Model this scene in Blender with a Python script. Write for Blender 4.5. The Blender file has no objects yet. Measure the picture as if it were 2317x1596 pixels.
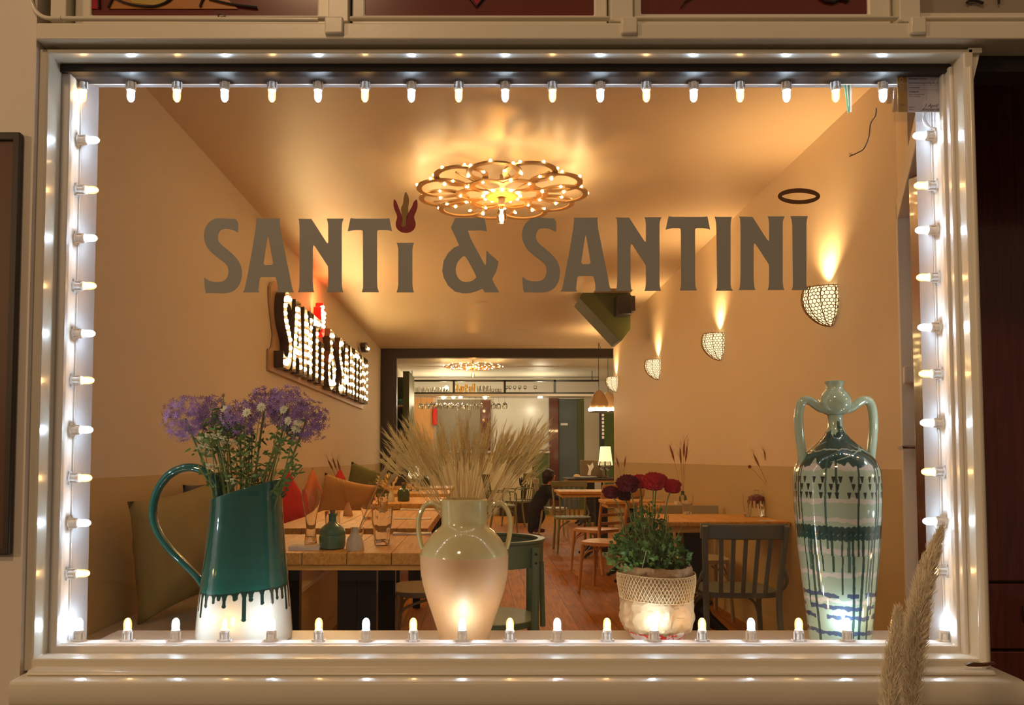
import bpy, bmesh, math, random
import numpy as np
from mathutils import Vector, Matrix, Euler, Quaternion
from mathutils.geometry import tessellate_polygon
from mathutils.noise import noise as pnoise
random.seed(7)
R = math.radians
PI = math.pi
sc = bpy.context.scene
COL = sc.collection

# ------------------------------------------------------------------ camera
EYE = 1.2            # eye height over the restaurant floor
F = 1750.0
PITCH = math.atan(0.045)
CX, CY = 1086.0, 959.4
cd = bpy.data.cameras.new('camera'); cam = bpy.data.objects.new('camera', cd); COL.objects.link(cam)
cam.location = (0, 0, EYE); cam.rotation_euler = (R(90) + PITCH, 0, 0)
cd.sensor_width = 36; cd.lens = F / 2317 * 36
cd.shift_x = (1158.5 - CX) / 2317; cd.shift_y = (CY - 798.0) / 2317
cd.clip_start = 0.05; cd.clip_end = 100
sc.camera = cam

def W(px, py, Y):
    """world point of a spot in the photo lying at depth Y"""
    c, s = math.cos(PITCH), math.sin(PITCH)
    dx = (px - CX); du = (CY - py)
    d = Vector((dx, F * c - du * s, F * s + du * c))
    return Vector((0, 0, EYE)) + d * (Y / d.y)
def WX(px, Y): return W(px, 900, Y).x
def WZ(py, Y): return W(1086, py, Y).z
def YZ(py, z):
    """depth at which a level height z shows at photo row py"""
    p = W(1086, py, 1.0) - Vector((0, 0, EYE))
    return (z - EYE) / p.z

# ------------------------------------------------------------------ view, world, street light
sc.view_settings.view_transform = 'Standard'
sc.view_settings.look = 'None'
sc.view_settings.gamma = 1.0
sc.view_settings.use_curve_mapping = False
sc.view_settings.exposure = 0.0
sc.cycles.transparent_max_bounces = 40
sc.cycles.sample_clamp_indirect = 6
wd = bpy.data.worlds.new('night'); sc.world = wd; wd.use_nodes = True
bg = wd.node_tree.nodes['Background']
bg.inputs[0].default_value = (0.34, 0.235, 0.16, 1); bg.inputs[1].default_value = 0.42

def light(kind, name, loc, power, color, size=0.02, rot=None, spot=None, blend=0.5):
    l = bpy.data.lights.new(name, kind); l.energy = power; l.color = color
    if kind == 'AREA': l.size = size
    else: l.shadow_soft_size = size
    if kind == 'SPOT':
        l.spot_size = spot; l.spot_blend = blend
    o = bpy.data.objects.new(name, l); o.location = loc
    if rot: o.rotation_euler = rot
    COL.objects.link(o); return o
def aim(o, target):
    d = Vector(target) - o.location
    o.rotation_euler = d.to_track_quat('-Z', 'Y').to_euler()

P_STREET = 125; P_BULB = 195.0; P_SCONCE = 37.0; P_CHAND = 12; P_BACK = 24
WARM = (1.0, 0.62, 0.28); COOL = (0.70, 0.86, 1.0)
sl = light('AREA', 'street_lamp_and_fill', (-1.6, -3.4, 6.4), P_STREET, (1.0, 0.63, 0.33), 0.7); aim(sl, (0.1, 1.9, 1.4))
sl2 = light('AREA', 'street_lamp_and_fill', (-6.8, -3.0, 3.2), 130, (1.0, 0.64, 0.33), 0.6); aim(sl2, (0.1, 1.9, 1.3))  # second lamp from the left, added to brighten the facade

# ------------------------------------------------------------------ materials
def nt(m): return m.node_tree.nodes, m.node_tree.links
def mat(name, col, rough=0.5, metal=0.0, coat=0.0, noise=0.0, nscale=8.0, bump=0.0, bscale=60.0, emit=None, estr=0.0,
        stretch=None, attr=False, sss=0.0, spec=0.5):
    m = bpy.data.materials.new(name); m.use_nodes = True
    N, L = nt(m); b = N['Principled BSDF']
    c4 = (*col, 1.0)
    b.inputs['Base Color'].default_value = c4
    b.inputs['Roughness'].default_value = rough
    b.inputs['Metallic'].default_value = metal
    b.inputs['Coat Weight'].default_value = coat
    b.inputs['Coat Roughness'].default_value = 0.04
    b.inputs['Specular IOR Level'].default_value = spec
    if emit is not None:
        b.inputs['Emission Color'].default_value = (*emit, 1); b.inputs['Emission Strength'].default_value = estr
    if sss: b.inputs['Subsurface Weight'].default_value = sss; b.inputs['Subsurface Scale'].default_value = 0.01
    tc = N.new('ShaderNodeTexCoord'); mp = N.new('ShaderNodeMapping')
    L.new(tc.outputs['Object'], mp.inputs['Vector'])
    if stretch: mp.inputs['Scale'].default_value = stretch
    if noise > 0:
        n = N.new('ShaderNodeTexNoise'); n.inputs['Scale'].default_value = nscale; n.inputs['Detail'].default_value = 5
        L.new(mp.outputs[0], n.inputs['Vector'])
        mx = N.new('ShaderNodeMix'); mx.data_type = 'RGBA'
        mx.inputs[6].default_value = tuple(max(0, x * (1 - noise)) for x in col) + (1,)
        mx.inputs[7].default_value = tuple(min(1, x * (1 + noise)) for x in col) + (1,)
        L.new(n.outputs['Fac'], mx.inputs[0]); L.new(mx.outputs[2], b.inputs['Base Color'])
    if attr:
        a = N.new('ShaderNodeAttribute'); a.attribute_name = 'Col'
        L.new(a.outputs['Color'], b.inputs['Base Color'])
    if bump > 0:
        n2 = N.new('ShaderNodeTexNoise'); n2.inputs['Scale'].default_value = bscale; n2.inputs['Detail'].default_value = 4
        L.new(mp.outputs[0], n2.inputs['Vector'])
        bp = N.new('ShaderNodeBump'); bp.inputs['Strength'].default_value = bump; bp.inputs['Distance'].default_value = 0.004
        L.new(n2.outputs['Fac'], bp.inputs['Height']); L.new(bp.outputs[0], b.inputs['Normal'])
    return m
def wood(name, c1, c2, axis='Y', rough=0.4, scale=6.0, coat=0.1):
    m = mat(name, c1, rough, coat=coat); N, L = nt(m); b = N['Principled BSDF']
    mp = [n for n in N if n.type == 'MAPPING'][0]
    s = {'X': (0.6, 9, 9), 'Y': (9, 0.6, 9), 'Z': (9, 9, 0.6)}[axis]; mp.inputs['Scale'].default_value = s
    n = N.new('ShaderNodeTexNoise'); n.inputs['Scale'].default_value = scale; n.inputs['Detail'].default_value = 7; n.inputs['Distortion'].default_value = 1.2
    L.new(mp.outputs[0], n.inputs['Vector'])
    cr = N.new('ShaderNodeValToRGB'); cr.color_ramp.elements[0].color = (*c1, 1); cr.color_ramp.elements[1].color = (*c2, 1)
    cr.color_ramp.elements[0].position = .32; cr.color_ramp.elements[1].position = .7
    L.new(n.outputs['Fac'], cr.inputs[0]); L.new(cr.outputs[0], b.inputs['Base Color'])
    bp = N.new('ShaderNodeBump'); bp.inputs['Strength'].default_value = .25; bp.inputs['Distance'].default_value = .003
    L.new(n.outputs['Fac'], bp.inputs['Height']); L.new(bp.outputs[0], b.inputs['Normal'])
    return m
def planks(name, c1, c2, c3, width=0.14, length=1.6, rough=.3):
    m = mat(name, c1, rough, spec=.15); N, L = nt(m); b = N['Principled BSDF']
    mp = [n for n in N if n.type == 'MAPPING'][0]; mp.inputs['Rotation'].default_value = (0, 0, R(90))
    br = N.new('ShaderNodeTexBrick'); br.inputs['Scale'].default_value = 1
    br.inputs['Brick Width'].default_value = length; br.inputs['Row Height'].default_value = width
    br.inputs['Mortar Size'].default_value = .002; br.inputs['Color1'].default_value = (*c1, 1); br.inputs['Color2'].default_value = (*c2, 1)
    br.inputs['Mortar'].default_value = (*c3, 1)
    L.new(mp.outputs[0], br.inputs['Vector'])
    n = N.new('ShaderNodeTexNoise'); n.inputs['Scale'].default_value = 5; n.inputs['Detail'].default_value = 8
    mp2 = N.new('ShaderNodeMapping'); mp2.inputs['Scale'].default_value = (8, .7, 8)
    tc = [q for q in N if q.type == 'TEX_COORD'][0]; L.new(tc.outputs['Object'], mp2.inputs[0]); L.new(mp2.outputs[0], n.inputs['Vector'])
    mx = N.new('ShaderNodeMix'); mx.data_type = 'RGBA'; mx.blend_type = 'MULTIPLY'; mx.inputs[0].default_value = .7
    cr = N.new('ShaderNodeValToRGB'); cr.color_ramp.elements[0].color = (.35, .3, .25, 1); cr.color_ramp.elements[1].color = (1, 1, 1, 1)
    cr.color_ramp.elements[0].position = .3; cr.color_ramp.elements[1].position = .65
    L.new(n.outputs['Fac'], cr.inputs[0]); L.new(br.outputs['Color'], mx.inputs[6]); L.new(cr.outputs[0], mx.inputs[7])
    L.new(mx.outputs[2], b.inputs['Base Color'])
    return m
def glass(name, tint=(1, 1, 1), refl=0.6, base=0.04):
    """thin clear glass: transparent, with a Fresnel reflection"""
    m = bpy.data.materials.new(name); m.use_nodes = True; N, L = nt(m)
    N.remove(N['Principled BSDF']); out = N['Material Output']
    t = N.new('ShaderNodeBsdfTransparent'); t.inputs[0].default_value = (*tint, 1)
    g = N.new('ShaderNodeBsdfGlossy'); g.inputs['Roughness'].default_value = .01
    f = N.new('ShaderNodeLayerWeight'); f.inputs['Blend'].default_value = .25
    ma = N.new('ShaderNodeMath'); ma.operation = 'MULTIPLY_ADD'; ma.inputs[1].default_value = refl; ma.inputs[2].default_value = base
    L.new(f.outputs['Fresnel'], ma.inputs[0]); mx = N.new('ShaderNodeMixShader')
    L.new(ma.outputs[0], mx.inputs[0]); L.new(t.outputs[0], mx.inputs[1]); L.new(g.outputs[0], mx.inputs[2]); L.new(mx.outputs[0], out.inputs[0])
    return m
def emis(name, col, s):
    m = bpy.data.materials.new(name); m.use_nodes = True; N, L = nt(m)
    N.remove(N['Principled BSDF']); e = N.new('ShaderNodeEmission'); e.inputs[0].default_value = (*col, 1); e.inputs[1].default_value = s
    L.new(e.outputs[0], N['Material Output'].inputs[0]); return m

M = dict(
 wall_cool_lit=mat('cream_wall_cool_lit', (.72, .66, .55), .65, noise=.04, nscale=2, bump=.15, bscale=90),  # cream wall greyed to carry the cool bulb light in its colour
 reveal=mat('reveal_paint', (.46, .46, .48), .5), backpanel=mat('brown_grey_panel', (.20, .16, .10), .6),
 facade=mat('facade_paint', (.70, .65, .53), .30, coat=.25, noise=.05, nscale=5, bump=.12, bscale=14),
 facade_wall=mat('facade_render', (.70, .63, .54), .5, noise=.05, nscale=3, bump=.15, bscale=40),
 frame=mat('frame_paint', (.74, .71, .66), .35, coat=.2, noise=.04, nscale=6, bump=.08, bscale=20),
 white=mat('white_plastic', (.85, .85, .85), .35),
 clear_plastic=mat('grey_plastic', (.55, .57, .6), .25),
 dark=mat('shade_and_grille_dark', (.03, .022, .018), .6),
 wall=mat('cream_wall', (.80, .67, .48), .65, noise=.04, nscale=2, bump=.12, bscale=90),
 ceil=mat('cream_ceiling', (.76, .62, .43), .42, noise=.03, nscale=1.5, bump=.05, bscale=3),
 ceilw=mat('white_ceiling', (.72, .68, .56), .5),
 dado=mat('ochre_dado', (.56, .43, .20), .55, noise=.05, nscale=2, bump=.1, bscale=80),
 sill=mat('sill_paint', (.62, .56, .46), .35, noise=.04, nscale=9),
 floor=planks('floor_boards', (.50, .19, .016), (.37, .125, .008), (.06, .025, .01), rough=.5),
 letter=mat('grey_vinyl', (.30, .30, .28), .45),
 red_v=mat('red_vinyl', (.22, .008, .008), .4), gold_v=mat('gold_vinyl', (.26, .15, .03), .4), brown_v=mat('brown_vinyl', (.12, .05, .012), .4),
 blackwood=mat('black_brown_paint', (.035, .022, .014), .45, noise=.1),
 green=mat('olive_green_paint', (.07, .085, .02), .5),
 greenp=mat('green_panel_paint', (.07, .12, .025), .5),
 black=mat('black_metal', (.012, .012, .014), .35),
 steel=mat('brushed_steel', (.6, .6, .6), .25, metal=1),
 tablewood=wood('oak_table', (.52, .25, .035), (.78, .43, .085), 'Y', .5, coat=0),
 tablewood2=wood('oak_table_edge', (.54, .30, .05), (.80, .48, .12), 'X'),
 pine=wood('pine_chair', (.48, .23, .07), (.62, .32, .11), 'Z', .4),
 redwood=wood('red_stained_wood', (.07, .012, .005), (.12, .022, .007), 'Z', .25, coat=.4),
 litpatch=wood('yellow_lit_patch', (.5, .24, .06), (.62, .3, .09), 'Z', .45),
 glass=glass('window_glass', (1, 1, 1), .5, .012),
 glassthin=glass('thin_glassware', (.97, .97, .95), 1.2, .14), glassd=mat('drinking_glass', (1, 1, 1), 0.0),
 plastic=glass('plastic_sleeve', (.96, .97, .97), .6, .08),
 greyblue=mat('grey_blue_chair', (.15, .18, .16), .4, noise=.05), olive=mat('olive_chair', (.22, .22, .10), .4, noise=.05),
 sage=mat('sage_green_chair', (.15, .22, .13), .35), beige=mat('beige_chair', (.44, .40, .27), .4),
 cushO=mat('olive_cushion', (.42, .33, .11), .9, bump=.3, bscale=250), cushD=mat('slate_cushion', (.07, .07, .085), .9, bump=.3, bscale=250),
 cushR=mat('red_cushion', (.55, .02, .015), .9, bump=.3, bscale=250), cushT=mat('tan_cushion', (.38, .19, .05), .9, bump=.3, bscale=250),
 cushG=mat('moss_cushion', (.12, .12, .03), .9, bump=.3, bscale=250), cushP=mat('orange_cushion', (.6, .18, .05), .9, bump=.3, bscale=250),
 paper=mat('white_paper', (.80, .76, .74), .7), napkin=mat('white_napkin', (.78, .74, .66), .8),
 cork=mat('cork', (.30, .15, .06), .8, noise=.3, nscale=60),
 bottleg=mat('green_glaze', (.08, .20, .12), .15, coat=.8), bottled=mat('dark_green_glaze', (.05, .08, .02), .2, coat=.6),
 budv=mat('cream_bud_vase', (.62, .58, .44), .35, noise=.15, nscale=60),
 clay=mat('pale_terracotta', (.62, .385, .18), .5, noise=.05, nscale=20, stretch=(1, 1, 5)),
 cream=mat('cream_glaze', (.66, .59, .29), .10, coat=1.0),
 wheat=mat('wheat_straw', (.74, .55, .24), .55, noise=.25, nscale=40), ear=mat('wheat_ear', (.82, .58, .22), .6, noise=.35, nscale=60),
 dried=mat('dried_grass', (.36, .20, .07), .7, noise=.25, nscale=30), driedp=mat('dried_red_brown', (.25, .08, .03), .7),
 stem=mat('green_stem', (.16, .22, .06), .5, noise=.2, nscale=20), leaf=mat('green_leaf', (.09, .20, .035), .5, noise=.35, nscale=30),
 purple=mat('allium_purple', (.30, .17, .44), .6, noise=.25, nscale=40), purpled=mat('allium_purple_deep', (.22, .11, .33), .6, noise=.25, nscale=40),
 petalw=mat('white_petal', (.66, .68, .46), .6), petalr=mat('red_petal', (.34, .005, .005), .6, spec=.2, noise=.3, nscale=50),
 petald=mat('wine_petal', (.10, .004, .006), .6, spec=.2, noise=.3, nscale=50),
 kraft=mat('kraft_paper', (.40, .26, .13), .7, noise=.08, bump=.6, bscale=22), kraftl=mat('kraft_wrap', (.52, .37, .20), .6, noise=.1, bump=.4, bscale=18),
 jute=mat('jute_band', (.66, .50, .27), .9),
 ceramic=mat('painted_glaze', (.5, .5, .5), .09, coat=1.0, attr=True), ceramicp=mat('pale_green_glaze', (.40, .52, .39), .1, coat=1.0),
 teal=mat('teal_glaze', (.006, .10, .082), .08, coat=1.0),
 skin=mat('child_skin', (.55, .28, .17), .5, sss=.1), navy=mat('navy_sweater', (.004, .006, .014), .8), trouser=mat('black_trousers', (.012, .011, .009), .8),
 hair=mat('dark_hair', (.02, .006, .006), .5, bump=.6, bscale=80), shoe=mat('maroon_shoe', (.10, .012, .014), .4),
 hoop=mat('wooden_hoop', (.52, .32, .13), .45), hoopb=mat('board_tan', (.5, .34, .2), .5), signblack=mat('sign_metal', (.05, .03, .012), .35),
 brass=mat('gold_lattice', (.30, .18, .055), .35, metal=.6),
 bulb_c=emis('cool_bulb', COOL, P_BULB), bulb_w=emis('warm_bulb', (1.0, .60, .24), P_BULB * .30),
 spark=emis('warm_spark', (1.0, .66, .27), 36), sparkw=emis('pale_spark', (1.0, .66, .30), 92), sparkr=emis('red_lamp', (1.0, .35, .2), 12),
 redglow=mat('red_enamel', (.8, .01, .01), .4, emit=(1, .01, .005), estr=.8),
 filament=emis('filament', (1.0, .72, .30), 60), amber=glass('amber_glass', (1.0, .86, .6), .8, .08),
 shade=mat('lamp_shade_cloth', (.8, .75, .5), .7, emit=(1, .87, .45), estr=.9),
 teal_sign=mat('aqua_plastic', (.20, .72, .74), .3), greydoor=mat('grey_blue_door', (.075, .10, .11), .4), curtain=mat('olive_curtain', (.10, .085, .03), .8),
 tile=mat('white_wall_tile', (.66, .63, .56), .25), barfront=mat('bar_front', (.66, .6, .38), .5), grille=mat('cream_panelling', (.45, .42, .33), .5),
 amberlead=mat('stained_glass_orange', (.42, .17, .03), .2, coat=.6), redlead=mat('stained_glass_red', (.13, .02, .008), .15, coat=.8),
 lead=mat('lead_came', (.03, .025, .025), .4, metal=.3), ruby=mat('ruby_glass', (.35, .01, .02), .15, coat=.6), yellowlead=mat('stained_glass_yellow', (.45, .3, .06), .2, coat=.6),
 greypane=mat('grey_obscured_pane', (.30, .25, .19), .3), plume=mat('pampas_plume', (.84, .72, .54), .8, noise=.25, nscale=40), tealstar=mat('tin', (.3, .3, .3), .3, metal=1),
 pave=mat('pavement', (.18, .16, .14), .8, noise=.2, nscale=20), delft=mat('blue_white_glaze', (.5, .5, .5), .15, coat=.8, attr=True),
 wine=mat('wine_coloured_glass', (.22, .04, .03), .15, coat=.6), steelb=mat('chrome', (.7, .7, .7), .12, metal=1), tanbag=mat('brown_box', (.16, .10, .05), .6),
 cable=mat('black_cable', (.03, .012, .008), .5), gilt=mat('leather_brown', (.10, .04, .015), .4),
)

def translucent(name, col, fac=.5):
    m = mat(name, col, .7); N, L = nt(m); b = N['Principled BSDF']; t = N.new('ShaderNodeBsdfTranslucent'); t.inputs[0].default_value = (*col, 1)
    mx = N.new('ShaderNodeMixShader'); mx.inputs[0].default_value = fac; L.new(b.outputs[0], mx.inputs[1]); L.new(t.outputs[0], mx.inputs[2]); L.new(mx.outputs[0], N['Material Output'].inputs[0]); return m
M['thinpaper'] = translucent('permit_sheet', (.72, .66, .66), .45); M['thingold'] = translucent('permit_gold', (.55, .33, .08), .35)

def envelope(name, tint, glow, s):
    """clear bulb glass, faintly lit all over by the light it passes"""
    m = glass(name, tint, .8, .06); N, L = nt(m); e = N.new('ShaderNodeEmission'); e.inputs[0].default_value = (*glow, 1); e.inputs[1].default_value = s
    ad = N.new('ShaderNodeAddShader'); out = N['Material Output']; src = out.inputs[0].links[0].from_socket; L.new(src, ad.inputs[0]); L.new(e.outputs[0], ad.inputs[1]); L.new(ad.outputs[0], out.inputs[0]); return m
M['env_c'] = envelope('cool_bulb_glass', (1, 1, 1), (.75, .88, 1), .55); M['env_w'] = envelope('warm_bulb_glass', (1, .93, .8), (1, .55, .18), .55)

M['glassd'].node_tree.nodes['Principled BSDF'].inputs['Transmission Weight'].default_value = 1.0
M['glassd'].node_tree.nodes['Principled BSDF'].inputs['IOR'].default_value = 1.42
# ------------------------------------------------------------------ mesh helpers
class MB:
    def __init__(s): s.v = []; s.f = []; s.m = []; s.k = 0
    def add(s, vs, fs):
        n = len(s.v); s.v += [tuple(v) for v in vs]; s.f += [tuple(i + n for i in f) for f in fs]; s.m += [s.k] * len(fs); return s
    def box(s, x0, x1, y0, y1, z0, z1):
        v = [(x, y, z) for z in (z0, z1) for y in (y0, y1) for x in (x0, x1)]
        return s.add(v, [(0, 2, 3, 1), (4, 5, 7, 6), (0, 1, 5, 4), (2, 6, 7, 3), (0, 4, 6, 2), (1, 3, 7, 5)])
    def beam(s, p0, p1, w, h, up=(0, 0, 1)):
        p0, p1 = Vector(p0), Vector(p1); d = (p1 - p0).normalized(); u = Vector(up)
        a = d.cross(u)
        if a.length < 1e-4: a = d.cross(Vector((0, 1, 0)))
        a.normalize(); u = a.cross(d)
        v = [p + a * w / 2 * i + u * h / 2 * j for p in (p0, p1) for i, j in ((-1, -1), (1, -1), (1, 1), (-1, 1))]
        return s.add(v, [(0, 1, 2, 3), (7, 6, 5, 4), (0, 4, 5, 1), (1, 5, 6, 2), (2, 6, 7, 3), (3, 7, 4, 0)])
    def tube(s, pts, r, n=8, cap=True, flat=None):
        pts = [Vector(p) for p in pts]; rr = r if isinstance(r, (list, tuple)) else [r] * len(pts)
        vs = []; fs = []; prev = None
        for i, p in enumerate(pts):
            t = (pts[min(i + 1, len(pts) - 1)] - pts[max(i - 1, 0)])
            t = t.normalized() if t.length > 1e-9 else Vector((0, 0, 1))
            if prev is None:
                a = t.cross(Vector((0, 0, 1)))
                if a.length < 1e-3: a = t.cross(Vector((0, 1, 0)))
            else: a = prev - t * prev.dot(t)
            a.normalize(); prev = a; b = t.cross(a)
            for k in range(n):
                th = 2 * PI * k / n; vs.append(p + (a * math.cos(th) + b * math.sin(th) * (flat or 1)) * rr[i])
        for i in range(len(pts) - 1):
            for k in range(n):
                fs.append((i * n + k, i * n + (k + 1) % n, (i + 1) * n + (k + 1) % n, (i + 1) * n + k))
        if cap: fs.append(tuple(range(n))[::-1]); fs.append(tuple((len(pts) - 1) * n + k for k in range(n)))
        return s.add(vs, fs)
    def cyl(s, p0, p1, r0, r1=None, n=12): return s.tube([p0, p1], [r0, r0 if r1 is None else r1], n)
    def lathe(s, prof, n=32, c=(0, 0, 0), ax='Z', sx=1, sy=1):
        vs = []; fs = []; c = Vector(c)
        for r, z in prof:
            for k in range(n):
                t = 2 * PI * k / n; x, y = r * math.cos(t) * sx, r * math.sin(t) * sy
                vs.append(c + (Vector((x, y, z)) if ax == 'Z' else Vector((z, x, y)) if ax == 'X' else Vector((y, z, x)) if ax == 'Y' else Vector((x, -y, -z))))
        for i in range(len(prof) - 1):
            for k in range(n): fs.append((i * n + k, i * n + (k + 1) % n, (i + 1) * n + (k + 1) % n, (i + 1) * n + k))
        if prof[0][0] > 1e-6: fs.append(tuple(range(n))[::-1])
        return s.add(vs, fs)
    def ball(s, c, r, n=10, m=7, q=(1, 1, 1)):
        c = Vector(c); vs = [c + Vector((0, 0, -r * q[2]))]; fs = []
        for i in range(1, m):
            ph = -PI / 2 + PI * i / m
            for k in range(n): vs.append(c + Vector((math.cos(ph) * math.cos(2 * PI * k / n) * r * q[0], math.cos(ph) * math.sin(2 * PI * k / n) * r * q[1], math.sin(ph) * r * q[2])))
        vs.append(c + Vector((0, 0, r * q[2]))); e = len(vs) - 1
        for k in range(n):
            fs.append((0, 1 + (k + 1) % n, 1 + k)); fs.append((e, e - n + k, e - n + (k + 1) % n))
        for i in range(m - 2):
            for k in range(n): fs.append((1 + i * n + k, 1 + i * n + (k + 1) % n, 1 + (i + 1) * n + (k + 1) % n, 1 + (i + 1) * n + k))
        return s.add(vs, fs)
    def prism(s, loops, d0, d1, plane='XZ'):
        """flat outline (with holes) given depth; XZ -> along Y, YZ -> along X, XY -> along Z"""
        L3 = [[Vector((a, b, 0)) for a, b in lp] for lp in loops]
        tris = tessellate_polygon(L3); flat = [p for lp in L3 for p in lp]; n = len(flat)
        put = {'XZ': lambda p, d: (p.x, d, p.y), 'YZ': lambda p, d: (d, p.x, p.y), 'XY': lambda p, d: (p.x, p.y, d)}[plane]
        vs = [put(p, d0) for p in flat] + [put(p, d1) for p in flat]
        fs = [tuple(t) for t in tris] + [tuple(i + n for i in t[::-1]) for t in tris]
        o = 0
        for lp in L3:
            k = len(lp)
            for i in range(k): fs.append((o + i, o + (i + 1) % k, o + (i + 1) % k + n, o + i + n))
            o += k
        return s.add(vs, fs)
    def blade(s, p0, p1, w, nrm=(0, -1, 0), droop=0.0, seg=2):
        """thin tapering leaf / petal / awn with a little fold"""
        p0, p1 = Vector(p0), Vector(p1); d = p1 - p0; a = d.cross(Vector(nrm))
        if a.length < 1e-7: a = d.cross(Vector((1, 0.3, 0)))
        a.normalize(); u = a.cross(d).normalized(); vs = [p0]
        for i in range(1, seg):
            t = i / seg; c = p0 + d * t - Vector((0, 0, droop * t * t)); ww = w * math.sin(PI * min(.9, t * .8 + .15))
            vs += [c - a * ww / 2, c + a * ww / 2]
        vs.append(p1 - Vector((0, 0, droop))); e = len(vs) - 1
        fs = [(0, 1, 2)] + [(2 * i + 1, 2 * i + 3, 2 * i + 4, 2 * i + 2) for i in range(seg - 2)] + [(e - 2, e, e - 1)]
        return s.add(vs, fs)
    def build(s, name, m=None, parent=None, smooth=True, bevel=0, loc=None, solid=0, angle=35, sub=0):
        me = bpy.data.meshes.new(name); me.from_pydata(s.v, [], s.f); me.update()
        ms = m if isinstance(m, (list, tuple)) else [m]
        for q in ms: me.materials.append(M[q] if isinstance(q, str) else q)
        if len(ms) > 1: me.polygons.foreach_set('material_index', s.m)
        bm = bmesh.new(); bm.from_mesh(me); bmesh.ops.recalc_face_normals(bm, faces=bm.faces); bm.to_mesh(me); bm.free()
        o = bpy.data.objects.new(name, me); COL.objects.link(o)
        if parent is not None: o.parent = parent
        if loc is not None: o.location = loc
        if bevel:
            b = o.modifiers.new('b', 'BEVEL'); b.width = bevel; b.segments = 2; b.limit_method = 'ANGLE'; b.angle_limit = R(40)
        if solid: q = o.modifiers.new('s', 'SOLIDIFY'); q.thickness = solid; q.offset = 0
        if sub: q = o.modifiers.new('u', 'SUBSURF'); q.levels = sub; q.render_levels = sub
        if smooth:
            me.polygons.foreach_set('use_smooth', [True] * len(me.polygons)); me.set_sharp_from_angle(angle=R(angle))
        return o
def tag(o, label, cat, group=None, kind=None):
    if label: o['label'] = label
    if cat: o['category'] = cat
    if group: o['group'] = group
    if kind: o['kind'] = kind
    return o
def struct(o): o['kind'] = 'structure'; return o
def thing(name, label, cat, loc=(0, 0, 0), rz=0, group=None):
    o = bpy.data.objects.new(name, None); COL.objects.link(o); o.location = loc; o.rotation_euler = (0, 0, rz)
    o.empty_display_size = .05
    return tag(o, label, cat, group)
def dup(root, loc=None, rz=None, label=None, group=None, rot=None, scale=None):
    def cp(o, par):
        c = o.copy(); COL.objects.link(c); c.parent = par
        for ch in o.children: cp(ch, c)
        return c
    r = cp(root, None)
    if loc is not None: r.location = loc
    if rz is not None: r.rotation_euler = (0, 0, rz)
    if rot is not None: r.rotation_euler = rot
    if scale is not None: r.scale = (scale,) * 3 if not isinstance(scale, tuple) else scale
    if label: r['label'] = label
    if group: r['group'] = group
    return r
def chaikin(p, n=1, closed=True):
    for _ in range(n):
        q = []
        for i in range(len(p)):
            a, b = p[i], p[(i + 1) % len(p)]
            q += [(a[0] * .75 + b[0] * .25, a[1] * .75 + b[1] * .25), (a[0] * .25 + b[0] * .75, a[1] * .25 + b[1] * .75)]
        p = q
    return p
def smooth_path(pts, k=6):
    """Catmull-Rom through points"""
    P = [Vector(p) for p in pts]; out = []
    for i in range(len(P) - 1):
        a, b, c, d = P[max(i - 1, 0)], P[i], P[i + 1], P[min(i + 2, len(P) - 1)]
        for j in range(k):
            t = j / k; out.append(.5 * ((2 * b) + (c - a) * t + (2 * a - 5 * b + 4 * c - d) * t * t + (3 * b - a - 3 * c + d) * t ** 3))
    return out + [P[-1]]
def interp(tab, x):
    if x <= tab[0][0]: return tab[0][1]
    for (a, u), (b, v) in zip(tab, tab[1:]):
        if x <= b: return u + (v - u) * (x - a) / (b - a)
    return tab[-1][1]
def text_mesh(body, size, mname, parent, loc, name='lettering', depth=.0004, shear=0, bold=0):
    cu = bpy.data.curves.new('t', 'FONT'); cu.body = body; cu.size = size; cu.extrude = depth; cu.shear = shear; cu.offset = bold; cu.resolution_u = 2
    to = bpy.data.objects.new('t', cu); COL.objects.link(to)
    bpy.context.view_layer.update()
    me = bpy.data.meshes.new_from_object(to.evaluated_get(bpy.context.evaluated_depsgraph_get()))
    bpy.data.objects.remove(to); me.materials.clear(); me.materials.append(M[mname])
    me.transform(Matrix.Rotation(R(90), 4, 'X'))
    o = bpy.data.objects.new(name, me); COL.objects.link(o); o.parent = parent; o.location = loc
    return o
def ring(mb, outer, inner, y0, y1):
    """rectangular frame; outer/inner = (x0,x1,z0,z1)"""
    a0, a1, b0, b1 = outer; c0, c1, d0, d1 = inner
    O = [(a0, b0), (a1, b0), (a1, b1), (a0, b1)]; I = [(c0, d0), (c1, d0), (c1, d1), (c0, d1)]
    n = len(mb.v); v = [(x, y, z) for y in (y0, y1) for lp in (O, I) for x, z in lp]; f = []
    for k in range(4):
        j = (k + 1) % 4; f += [(k, j, 4 + j, 4 + k), (8 + k, 12 + k, 12 + j, 8 + j), (k, 8 + k, 8 + j, j), (4 + k, 4 + j, 12 + j, 12 + k)]
    mb.add(v, f)
    return mb
def pxrect(x0, y0, x1, y1, Y):
    """photo rectangle -> (x0,x1,z0,z1) at depth Y"""
    m = (y0 + y1) / 2
    return (W(x0, m, Y).x, W(x1, m, Y).x, W((x0 + x1) / 2, y1, Y).z, W((x0 + x1) / 2, y0, Y).z)

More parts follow.
